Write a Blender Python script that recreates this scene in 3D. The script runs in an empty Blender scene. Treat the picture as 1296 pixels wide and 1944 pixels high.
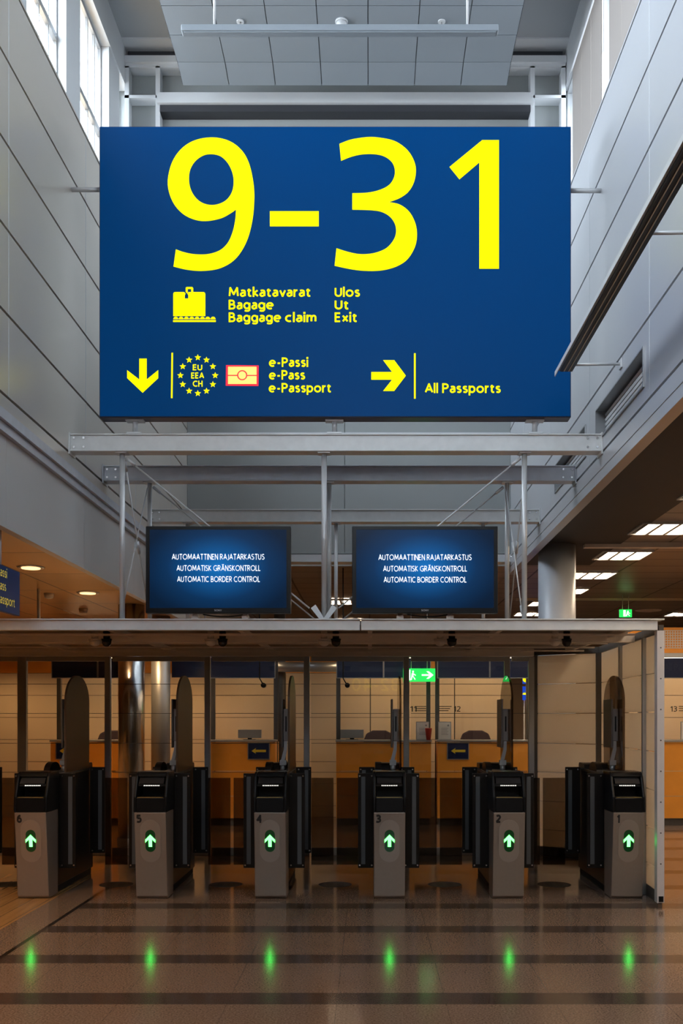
import bpy, bmesh, math, random
from mathutils import Vector, Matrix
random.seed(7)
PI = math.pi
scene = bpy.context.scene
COL = scene.collection

# ------------------------------------------------------------------ camera, world, daylight, exposure
F, VX, HY, EYE = 1880.0, 700.0, 1362.0, 1.55
cam_data = bpy.data.cameras.new('camera')
cam = bpy.data.objects.new('camera', cam_data)
COL.objects.link(cam)
cam.location = (0, 0, EYE)
cam.rotation_euler = (PI / 2, 0, 0)
cam_data.sensor_fit = 'VERTICAL'
cam_data.sensor_height = 36.0
cam_data.lens = F / 1944.0 * 36.0
cam_data.shift_x = -(VX - 648.0) / 1944.0
cam_data.shift_y = (HY - 972.0) / 1944.0
cam_data.clip_start = 0.05
scene.camera = cam

world = bpy.data.worlds.new('overcast_sky')
scene.world = world
world.use_nodes = True
bg = world.node_tree.nodes['Background']
bg.inputs[0].default_value = (0.80, 0.90, 1.0, 1)
bg.inputs[1].default_value = 13.0

def portal(x, sx, y0, y1, z0, z1):
    d = bpy.data.lights.new('window_daylight', 'AREA')
    d.shape = 'RECTANGLE'; d.size = z1 - z0; d.size_y = y1 - y0
    d.cycles.is_portal = True
    o = bpy.data.objects.new('window_daylight', d); COL.objects.link(o)
    o.location = (x, (y0 + y1) / 2, (z0 + z1) / 2)
    o.rotation_euler = (0, -PI / 2 * sx, 0)
portal(-3.60, 1, -10, 13.6, 6.7, 10.2)
portal(2.95, -1, -10, 13.6, 6.7, 10.2)

d = bpy.data.lights.new('window_daylight', 'AREA'); d.shape = 'RECTANGLE'; d.size = 3.1; d.size_y = 3.1; d.cycles.is_portal = True  # portal of the added end window, out of view behind the camera
o = bpy.data.objects.new('window_daylight', d); COL.objects.link(o); o.location = (-0.25, -10.3, 8.6); o.rotation_euler = (PI / 2, 0, PI)
vs = scene.view_settings
vs.view_transform = 'Standard'; vs.look = 'None'; vs.exposure = 0.0; vs.gamma = 1.0
vs.use_curve_mapping = False
scene.cycles.use_denoising = True
scene.cycles.max_bounces = 10
scene.cycles.transparent_max_bounces = 24
scene.cycles.sample_clamp_indirect = 6.0
scene.cycles.caustics_reflective = False
scene.cycles.caustics_refractive = False

# ------------------------------------------------------------------ materials
MATS = {}
def mat(name, col, rough=0.5, metal=0.0, emit=None, es=0.0, noise=0.0, nscale=8.0, bump=0.0, spec=0.5, alpha=None):
    m = bpy.data.materials.new(name); m.use_nodes = True
    nt = m.node_tree; b = nt.nodes['Principled BSDF']
    b.inputs['Base Color'].default_value = (*col, 1)
    b.inputs['Roughness'].default_value = rough
    b.inputs['Metallic'].default_value = metal
    b.inputs['Specular IOR Level'].default_value = spec
    if emit:
        b.inputs['Emission Color'].default_value = (*emit, 1)
        b.inputs['Emission Strength'].default_value = es
    if noise or bump:
        g = nt.nodes.new('ShaderNodeNewGeometry')
        n = nt.nodes.new('ShaderNodeTexNoise'); n.inputs['Scale'].default_value = nscale
        n.inputs['Detail'].default_value = 4
        nt.links.new(g.outputs['Position'], n.inputs['Vector'])
        if noise:
            mx = nt.nodes.new('ShaderNodeMix'); mx.data_type = 'RGBA'
            mx.inputs[6].default_value = (*[c * (1 - noise) for c in col], 1)
            mx.inputs[7].default_value = (*[min(1, c * (1 + noise)) for c in col], 1)
            nt.links.new(n.outputs['Fac'], mx.inputs[0])
            nt.links.new(mx.outputs[2], b.inputs['Base Color'])
        if bump:
            bp = nt.nodes.new('ShaderNodeBump'); bp.inputs['Strength'].default_value = bump
            bp.inputs['Distance'].default_value = 0.01
            nt.links.new(n.outputs['Fac'], bp.inputs['Height'])
            nt.links.new(bp.outputs[0], b.inputs['Normal'])
    MATS[name] = m
    return m

def glass_mat(name, tint=(1, 1, 1), refl=0.03, rough=0.0):
    """a thin sheet of glass: lets light straight through with a tint and mirrors a little"""
    m = bpy.data.materials.new(name); m.use_nodes = True
    nt = m.node_tree; nt.nodes.clear()
    out = nt.nodes.new('ShaderNodeOutputMaterial')
    mix = nt.nodes.new('ShaderNodeMixShader')
    tr = nt.nodes.new('ShaderNodeBsdfTransparent'); tr.inputs[0].default_value = (*tint, 1)
    gl = nt.nodes.new('ShaderNodeBsdfGlossy'); gl.inputs['Roughness'].default_value = rough
    fr = nt.nodes.new('ShaderNodeLayerWeight'); fr.inputs['Blend'].default_value = 0.5
    pw = nt.nodes.new('ShaderNodeMath'); pw.operation = 'POWER'; pw.inputs[1].default_value = 5.0
    ad = nt.nodes.new('ShaderNodeMath'); ad.operation = 'MULTIPLY_ADD'; ad.inputs[1].default_value = 0.9; ad.inputs[2].default_value = refl
    nt.links.new(fr.outputs['Facing'], pw.inputs[0]); nt.links.new(pw.outputs[0], ad.inputs[0])
    nt.links.new(ad.outputs[0], mix.inputs[0])
    nt.links.new(tr.outputs[0], mix.inputs[1]); nt.links.new(gl.outputs[0], mix.inputs[2])
    nt.links.new(mix.outputs[0], out.inputs[0])
    return m

def translucent_mat(name, col, fac=0.4, rough=0.35, noise_axis=None):
    m = bpy.data.materials.new(name); m.use_nodes = True
    nt = m.node_tree; b = nt.nodes['Principled BSDF']
    out = nt.nodes['Material Output']
    b.inputs['Base Color'].default_value = (*col, 1); b.inputs['Roughness'].default_value = rough
    t = nt.nodes.new('ShaderNodeBsdfTranslucent'); t.inputs[0].default_value = (*col, 1)
    mix = nt.nodes.new('ShaderNodeMixShader'); mix.inputs[0].default_value = fac
    nt.links.new(b.outputs[0], mix.inputs[1]); nt.links.new(t.outputs[0], mix.inputs[2])
    nt.links.new(mix.outputs[0], out.inputs[0])
    return m

def grid_mat(name, col, line, sx, sy, w, rough, metal, ox=0.0, oy=0.0, dots=False):
    """ceiling tiles: seams on a world grid; dots adds fine perforation"""
    m = bpy.data.materials.new(name); m.use_nodes = True
    nt = m.node_tree; b = nt.nodes['Principled BSDF']; L = nt.links.new
    g = nt.nodes.new('ShaderNodeNewGeometry'); s = nt.nodes.new('ShaderNodeSeparateXYZ')
    L(g.outputs['Position'], s.inputs[0])
    def M(op, a, bb=None):
        n = nt.nodes.new('ShaderNodeMath'); n.operation = op
        for i, v in enumerate((a, bb)):
            if v is None: continue
            if isinstance(v, (int, float)): n.inputs[i].default_value = v
            else: L(v, n.inputs[i])
        return n.outputs[0]
    fx = M('LESS_THAN', M('FLOORED_MODULO', M('ADD', s.outputs[0], ox), sx), w)
    fy = M('LESS_THAN', M('FLOORED_MODULO', M('ADD', s.outputs[1], oy), sy), w)
    f = M('MAXIMUM', fx, fy)
    # every tile slightly different
    ix = M('FLOOR', M('DIVIDE', M('ADD', s.outputs[0], ox), sx)); iy = M('FLOOR', M('DIVIDE', M('ADD', s.outputs[1], oy), sy))
    cb = nt.nodes.new('ShaderNodeCombineXYZ'); L(ix, cb.inputs[0]); L(iy, cb.inputs[1])
    wn = nt.nodes.new('ShaderNodeTexWhiteNoise'); L(cb.outputs[0], wn.inputs[0])
    v = M('ADD', M('MULTIPLY', wn.outputs[0], 0.16), 0.92)
    base = nt.nodes.new('ShaderNodeMix'); base.data_type = 'RGBA'; base.blend_type = 'MULTIPLY'
    base.inputs[0].default_value = 1; base.inputs[6].default_value = (*col, 1); 
    cc = nt.nodes.new('ShaderNodeCombineColor'); [L(v, cc.inputs[i]) for i in range(3)]
    L(cc.outputs[0], base.inputs[7])
    mx = nt.nodes.new('ShaderNodeMix'); mx.data_type = 'RGBA'
    L(f, mx.inputs[0]); L(base.outputs[2], mx.inputs[6]); mx.inputs[7].default_value = (*line, 1)
    L(mx.outputs[2], b.inputs['Base Color'])
    b.inputs['Roughness'].default_value = rough; b.inputs['Metallic'].default_value = metal
    return m

def floor_mat():
    m = bpy.data.materials.new('granite_floor'); m.use_nodes = True
    nt = m.node_tree; b = nt.nodes['Principled BSDF']; L = nt.links.new
    g = nt.nodes.new('ShaderNodeNewGeometry'); s = nt.nodes.new('ShaderNodeSeparateXYZ')
    L(g.outputs['Position'], s.inputs[0]); X, Y = s.outputs[0], s.outputs[1]
    def M(op, a, bb=None):
        n = nt.nodes.new('ShaderNodeMath'); n.operation = op
        for i, v in enumerate((a, bb)):
            if v is None: continue
            if isinstance(v, (int, float)): n.inputs[i].default_value = v
            else: L(v, n.inputs[i])
        return n.outputs[0]
    def MIX(f, a, c):
        n = nt.nodes.new('ShaderNodeMix'); n.data_type = 'RGBA'
        if isinstance(f, float): n.inputs[0].default_value = f
        else: L(f, n.inputs[0])
        for i, v in ((6, a), (7, c)):
            if isinstance(v, tuple): n.inputs[i].default_value = (*v, 1)
            else: L(v, n.inputs[i])
        return n.outputs[2]
    n1 = nt.nodes.new('ShaderNodeTexNoise'); n1.inputs['Scale'].default_value = 90; n1.inputs['Detail'].default_value = 6
    n2 = nt.nodes.new('ShaderNodeTexNoise'); n2.inputs['Scale'].default_value = 1.3
    vr = nt.nodes.new('ShaderNodeTexVoronoi'); vr.inputs['Scale'].default_value = 160
    for n in (n1, n2, vr): L(g.outputs['Position'], n.inputs['Vector'])
    speck = M('MULTIPLY', n1.outputs['Fac'], 1.0)
    rp = nt.nodes.new('ShaderNodeValToRGB'); L(speck, rp.inputs[0])
    rp.color_ramp.elements[0].position = 0.36; rp.color_ramp.elements[0].color = (0.125, 0.080, 0.056, 1)
    rp.color_ramp.elements[1].position = 0.64; rp.color_ramp.elements[1].color = (0.30, 0.207, 0.155, 1)
    base = MIX(M('MULTIPLY', n2.outputs['Fac'], 0.35), rp.outputs[0], (0.205, 0.138, 0.102))
    rd = nt.nodes.new('ShaderNodeValToRGB'); L(speck, rd.inputs[0])
    rd.color_ramp.elements[0].position = 0.36; rd.color_ramp.elements[0].color = (0.042, 0.028, 0.022, 1)
    rd.color_ramp.elements[1].position = 0.64; rd.color_ramp.elements[1].color = (0.105, 0.074, 0.060, 1)
    stripe = M('LESS_THAN', M('FLOORED_MODULO', M('ADD', Y, -8.03 + 0.893 * 40), 0.893), 0.222)
    stripe = M('MULTIPLY', stripe, M('GREATER_THAN', X, -2.36))
    c = MIX(stripe, base, rd.outputs[0])
    joint = M('LESS_THAN', M('FLOORED_MODULO', M('ADD', X, 60.07), 0.593), 0.005)
    jy = M('LESS_THAN', M('FLOORED_MODULO', M('ADD', Y, -8.03 + 0.893 * 40), 0.893), 0.006)
    c = MIX(M('MULTIPLY', M('MAXIMUM', joint, jy), 0.45), c, (0.07, 0.05, 0.045))
    groove = M('MULTIPLY', M('GREATER_THAN', X, -2.395), M('LESS_THAN', X, -2.36))
    c = MIX(groove, c, (0.02, 0.016, 0.015))
    # parquet beyond the granite border on the left
    wv = nt.nodes.new('ShaderNodeTexNoise'); wv.inputs['Scale'].default_value = 3
    mp = nt.nodes.new('ShaderNodeMapping'); mp.inputs['Scale'].default_value = (8, 0.7, 1)
    L(g.outputs['Position'], mp.inputs[0]); L(mp.outputs[0], wv.inputs['Vector'])
    wood = MIX(wv.outputs['Fac'], (0.30, 0.15, 0.055), (0.50, 0.27, 0.11))
    pl = M('LESS_THAN', M('FLOORED_MODULO', M('ADD', X, 60.0), 0.145), 0.006)
    wood = MIX(pl, wood, (0.06, 0.03, 0.015))
    c = MIX(M('LESS_THAN', X, -2.69), c, wood)
    L(c, b.inputs['Base Color'])
    b.inputs['Roughness'].default_value = 0.16
    rr = M('ADD', M('MULTIPLY', n1.outputs['Fac'], 0.08), 0.10)
    L(rr, b.inputs['Roughness'])
    b.inputs['Specular IOR Level'].default_value = 0.5
    return m

def screen_mat():
    m = bpy.data.materials.new('monitor_picture'); m.use_nodes = True
    nt = m.node_tree; b = nt.nodes['Principled BSDF']; L = nt.links.new
    tc = nt.nodes.new('ShaderNodeTexCoord'); mp = nt.nodes.new('ShaderNodeMapping')
    mp.inputs['Location'].default_value = (-0.5 * 1.75, 0, -0.52 * 1.55); mp.inputs['Scale'].default_value = (1.75, 0, 1.55)
    L(tc.outputs['Generated'], mp.inputs[0])
    gr = nt.nodes.new('ShaderNodeTexGradient'); gr.gradient_type = 'SPHERICAL'; L(mp.outputs[0], gr.inputs[0])
    rp = nt.nodes.new('ShaderNodeValToRGB'); L(gr.outputs['Fac'], rp.inputs[0])
    e = rp.color_ramp.elements
    e[0].position = 0.0; e[0].color = (0.0006, 0.008, 0.026, 1)
    e[1].position = 1.0; e[1].color = (0.004, 0.13, 0.42, 1)
    x = e.new(0.35); x.color = (0.0012, 0.022, 0.075, 1)
    x = e.new(0.7); x.color = (0.002, 0.065, 0.22, 1)
    L(rp.outputs[0], b.inputs['Emission Color']); b.inputs['Emission Strength'].default_value = 1.3
    b.inputs['Base Color'].default_value = (0.002, 0.003, 0.005, 1); b.inputs['Roughness'].default_value = 0.2; b.inputs['Specular IOR Level'].default_value = 0.12
    return m

M_floor = floor_mat()
M_panelL = mat('grey_metal_cladding', (0.66, 0.61, 0.55), 0.33, 0.35, noise=0.04, nscale=0.7)
M_panelR = mat('pale_metal_cladding', (0.60, 0.61, 0.64), 0.33, 0.35, noise=0.04, nscale=0.7)
M_seam = mat('dark_joint', (0.035, 0.037, 0.045), 0.6)
M_fascia = mat('fascia_grey', (0.66, 0.645, 0.63), 0.45, 0.3, noise=0.05, nscale=1.0)
M_backwall = mat('back_wall_grey', (0.33, 0.35, 0.345), 0.6, noise=0.05, nscale=0.8)
M_white = mat('white_frame_paint', (0.68, 0.70, 0.72), 0.45)
M_raft = mat('ceiling_raft_grey', (0.25, 0.28, 0.31), 0.55, noise=0.03, nscale=3)
M_topceil = mat('roof_soffit', (0.40, 0.42, 0.44), 0.8)
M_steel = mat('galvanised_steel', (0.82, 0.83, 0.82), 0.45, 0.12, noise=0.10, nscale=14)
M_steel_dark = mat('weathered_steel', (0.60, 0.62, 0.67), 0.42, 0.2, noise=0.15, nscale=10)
M_pole = mat('painted_pole', (0.70, 0.71, 0.72), 0.35, 0.25)
M_chrome = mat('polished_steel', (0.72, 0.72, 0.73), 0.22, 1.0)
M_colgrey = mat('column_paint', (0.55, 0.58, 0.63), 0.4, 0.1)
M_brushed = mat('brushed_stainless', (0.31, 0.255, 0.215), 0.42, 0.45, noise=0.05, nscale=40)
M_brushed2 = mat('brushed_plate', (0.38, 0.32, 0.275), 0.36, 0.5)
M_black = mat('black_plastic', (0.006, 0.006, 0.007), 0.30, spec=0.22)
M_blackmatt = mat('black_matt', (0.012, 0.012, 0.012), 0.7)
M_gloss = mat('display_glass', (0.03, 0.03, 0.032), 0.06)
M_dark = mat('dark_body', (0.012, 0.010, 0.009), 0.30, spec=0.25)
M_strip = mat('grey_strip', (0.10, 0.105, 0.11), 0.45, 0.4)
M_bolt = mat('bolt_head', (0.65, 0.65, 0.66), 0.25, 1.0)
M_lip = mat('brass_lip', (0.62, 0.52, 0.22), 0.3, 0.9)
M_led = mat('white_led', (1, 1, 1), 0.4, emit=(1.0, 0.93, 0.85), es=2.2)
M_green = mat('green_arrow_light', (0.1, 0.8, 0.3), 0.4, emit=(0.085, 1.0, 0.11), es=6.5)
M_pill = mat('arrow_window', (0.006, 0.03, 0.012), 0.12, emit=(0.0, 0.25, 0.05), es=0.05)
M_num = mat('number_print', (0.012, 0.012, 0.013), 0.5)
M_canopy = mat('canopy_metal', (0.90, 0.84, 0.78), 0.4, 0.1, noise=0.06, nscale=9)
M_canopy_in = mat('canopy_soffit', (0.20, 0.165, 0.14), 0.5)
M_beige = translucent_mat('beige_panel', (0.95, 0.89, 0.79), 0.72, 0.25)
M_whitealu = mat('pale_aluminium', (0.74, 0.71, 0.72), 0.4, 0.3)
M_greyalu = mat('grey_aluminium', (0.38, 0.39, 0.40), 0.35, 0.6)
M_postdark = mat('dark_post', (0.10, 0.095, 0.09), 0.4, 0.3)
M_glass = glass_mat('clear_glass', (0.95, 0.95, 0.93), 0.028)
M_winglass = glass_mat('window_glass', (0.98, 0.99, 1.0), 0.01)
M_smoke = glass_mat('smoked_glass', (0.45, 0.40, 0.35), 0.02)
M_smokepanel = glass_mat('bronze_acrylic', (0.42, 0.35, 0.28), 0.02)
M_bronze = mat('bronze_sheet', (0.095, 0.056, 0.032), 0.35, spec=0.2)
M_device = mat('device_grey', (0.10, 0.09, 0.085), 0.45)
M_device2 = mat('device_face', (0.22, 0.20, 0.19), 0.4)
M_signblue = mat('sign_blue', (0.0, 0.036, 0.145), 0.35, emit=(0.0, 0.055, 0.20), es=0.40, spec=0.06)
M_signedge = mat('sign_case', (0.010, 0.020, 0.055), 0.3)
M_yellow = mat('lit_yellow', (0.6, 0.55, 0.0), 0.5, emit=(1.0, 0.96, 0.0), es=1.0, spec=0.05)
M_red = mat('lit_red', (0.7, 0.01, 0.03), 0.4, emit=(0.85, 0.008, 0.04), es=0.85)
M_peach = mat('lit_peach', (0.9, 0.7, 0.25), 0.4, emit=(1.0, 0.70, 0.13), es=0.95)
M_halo = mat('lit_edge', (0.9, 0.9, 0.8), 0.4, emit=(1.0, 0.98, 0.75), es=1.0)
M_screen = screen_mat()
M_scrtext = mat('screen_text', (0.8, 0.8, 0.8), 0.4, emit=(0.86, 0.90, 1.0), es=0.95)
M_logo = mat('bezel_print', (0.55, 0.55, 0.57), 0.4)
M_ceilR = grid_mat('perforated_metal_ceiling', (0.33, 0.29, 0.265), (0.035, 0.03, 0.028), 1.2, 0.6, 0.03, 0.42, 0.3, 60, 60)
M_ceilL = grid_mat('bronze_metal_ceiling', (0.58, 0.36, 0.15), (0.11, 0.065, 0.035), 0.6, 1.2, 0.02, 0.33, 0.45, 60.25, 60.3)
M_orange = mat('orange_wood', (0.86, 0.35, 0.045), 0.4, noise=0.10, nscale=5)
M_wallbeige = mat('beige_wall_panel', (0.66, 0.52, 0.36), 0.42, noise=0.03, nscale=2)
M_hallwall = mat('warm_hall_wall', (0.42, 0.30, 0.19), 0.6)
M_bluesign = mat('navy_sign', (0.005, 0.016, 0.075), 0.3)
M_bluesign2 = mat('navy_sign_lit', (0.004, 0.022, 0.11), 0.35, emit=(0.0, 0.03, 0.10), es=0.12, spec=0.2)
M_navytext = mat('navy_lettering', (0.015, 0.028, 0.085), 0.35)
M_yelpaint = mat('yellow_vinyl', (0.75, 0.55, 0.03), 0.5)
M_yelsoft = mat('yellow_lettering', (0.75, 0.62, 0.08), 0.5, emit=(0.8, 0.6, 0.08), es=0.25)
M_exit = mat('exit_green_lit', (0.0, 0.5, 0.12), 0.4, emit=(0.02, 0.75, 0.10), es=1.3)
M_exitw = mat('exit_white_lit', (1, 1, 1), 0.4, emit=(0.85, 1.0, 0.75), es=1.8)
M_elec = mat('lit_blue', (0.0, 0.05, 0.5), 0.4, emit=(0.0, 0.05, 0.55), es=0.9)
M_tube = mat('lamp_tube', (1, 1, 1), 0.4, emit=(1.0, 0.76, 0.52), es=30.0)
M_down = mat('downlight_lens', (1, 1, 1), 0.4, emit=(1.0, 0.64, 0.30), es=1.8)
M_domew = mat('white_dome', (0.92, 0.88, 0.86), 0.35)
M_paper = mat('paper_white', (0.74, 0.72, 0.68), 0.7)
M_chairfab = mat('plum_upholstery', (0.05, 0.03, 0.04), 0.8)
M_greyplast = mat('grey_plastic', (0.30, 0.30, 0.31), 0.5)
M_redplast = mat('red_plastic', (0.45, 0.03, 0.02), 0.4)
M_blind = translucent_mat('roller_blind', (0.46, 0.41, 0.375), 0.09, 0.8)
M_decal = mat('floor_decal', (0.012, 0.010, 0.009), 0.5)
M_decal2 = mat('floor_decal_inner', (0.045, 0.036, 0.030), 0.5)
M_warmtop = mat('fixture_cream', (0.70, 0.58, 0.42), 0.4)

# ------------------------------------------------------------------ mesh helpers
class MB:
    """collects shapes; build() links them as ONE mesh object"""
    def __init__(s): s.bm = bmesh.new(); s.mi = 0
    def _f(s, vs):
        try:
            f = s.bm.faces.new(vs); f.material_index = s.mi; return f
        except ValueError: return None
    def box(s, x0, x1, y0, y1, z0, z1):
        v = [s.bm.verts.new((x, y, z)) for z in (z0, z1) for y in (y0, y1) for x in (x0, x1)]
        for q in ((0, 2, 3, 1), (4, 5, 7, 6), (0, 1, 5, 4), (2, 6, 7, 3), (0, 4, 6, 2), (1, 3, 7, 5)):
            s._f([v[i] for i in q])
        return s
    def cyl(s, p0, p1, r, n=16, r1=None, caps=True):
        p0, p1 = Vector(p0), Vector(p1); d = (p1 - p0).normalized()
        a = d.orthogonal().normalized(); b = d.cross(a); r1 = r if r1 is None else r1
        A = [s.bm.verts.new(p0 + (a * math.cos(t) + b * math.sin(t)) * r) for t in (2 * PI * i / n for i in range(n))]
        B = [s.bm.verts.new(p1 + (a * math.cos(t) + b * math.sin(t)) * r1) for t in (2 * PI * i / n for i in range(n))]
        for i in range(n):
            f = s._f([A[i], A[(i + 1) % n], B[(i + 1) % n], B[i]])
            if f and n > 7: f.smooth = True
        if caps: s._f(A[::-1]); s._f(B)
        return s
    def tube(s, pts, r, n=8):
        for a, b in zip(pts, pts[1:]): s.cyl(a, b, r, n)
        return s
    def lathe(s, prof, c, n=24, axis='Z'):
        rings = []
        for r, h in prof:
            ring = []
            for i in range(n):
                t = 2 * PI * i / n
                p = (r * math.cos(t), r * math.sin(t), h) if axis == 'Z' else (r * math.cos(t), h, r * math.sin(t))
                ring.append(s.bm.verts.new(Vector(c) + Vector(p)))
            rings.append(ring)
        for A, B in zip(rings, rings[1:]):
            for i in range(n):
                f = s._f([A[i], A[(i + 1) % n], B[(i + 1) % n], B[i]])
                if f: f.smooth = True
        s._f(rings[0][::-1]); s._f(rings[-1])
        return s
    def prism(s, pts, axis, a0, a1):
        """polygon swept along an axis. axis X: pts=(y,z); Y: pts=(x,z); Z: pts=(x,y)"""
        def P(p, a): return (a, p[0], p[1]) if axis == 'X' else ((p[0], a, p[1]) if axis == 'Y' else (p[0], p[1], a))
        A = [s.bm.verts.new(P(p, a0)) for p in pts]; B = [s.bm.verts.new(P(p, a1)) for p in pts]
        n = len(pts)
        s._f(A[::-1]); s._f(B)
        for i in range(n): s._f([A[i], A[(i + 1) % n], B[(i + 1) % n], B[i]])
        return s
    def build(s, name, mats, parent=None, bevel=0.0):
        bmesh.ops.recalc_face_normals(s.bm, faces=s.bm.faces[:])
        me = bpy.data.meshes.new(name); s.bm.to_mesh(me); s.bm.free()
        return link_mesh(name, me, mats, parent, bevel)

ORG = {}
def link_mesh(name, me, mats, parent=None, bevel=0.0):
    for m in (mats if isinstance(mats, (list, tuple)) else [mats]): me.materials.append(m)
    o = bpy.data.objects.new(name, me); COL.objects.link(o)
    if parent is not None:
        org = ORG[parent.name]; o.parent = parent
        me.transform(Matrix.Translation(-org)); ORG[o.name] = org
    else:
        xs = [v.co for v in me.vertices]
        c = Vector(((min(p.x for p in xs) + max(p.x for p in xs)) / 2, (min(p.y for p in xs) + max(p.y for p in xs)) / 2, min(p.z for p in xs)))
        me.transform(Matrix.Translation(-c)); o.location = c; ORG[o.name] = c
    if bevel:
        b = o.modifiers.new('bevel', 'BEVEL'); b.width = bevel; b.segments = 2; b.limit_method = 'ANGLE'; b.angle_limit = math.radians(40)
    return o

def thing(name, label, cat, loc=(0, 0, 0), group=None):
    o = bpy.data.objects.new(name, None); COL.objects.link(o)
    o.location = loc; o.empty_display_size = 0.1
    ORG[o.name] = Vector(loc)
    return tag(o, label, cat, group)
def tag(o, label, cat, group=None):
    o['label'] = label; o['category'] = cat
    if group: o['group'] = group
    return o
def struct(o, label=None):
    o['kind'] = 'structure'
    if label: o['label'] = label
    return o
def copy_tree(root, loc, label):
    r = root.copy(); COL.objects.link(r); r.location = loc; r['label'] = label; ORG[r.name] = Vector(loc)
    for ch in list(root.children):
        c = ch.copy(); COL.objects.link(c); c.parent = r
        ORG[c.name] = Vector(loc)
        for g in list(ch.children):
            d = g.copy(); COL.objects.link(d); d.parent = c
    return r

def eval_mesh(data):
    o = bpy.data.objects.new('shape', data); COL.objects.link(o)
    dg = bpy.context.evaluated_depsgraph_get(); dg.update()
    me = bpy.data.meshes.new_from_object(o.evaluated_get(dg))
    bpy.data.objects.remove(o); bpy.data.curves.remove(data)
    me.materials.clear()
    return me
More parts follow.
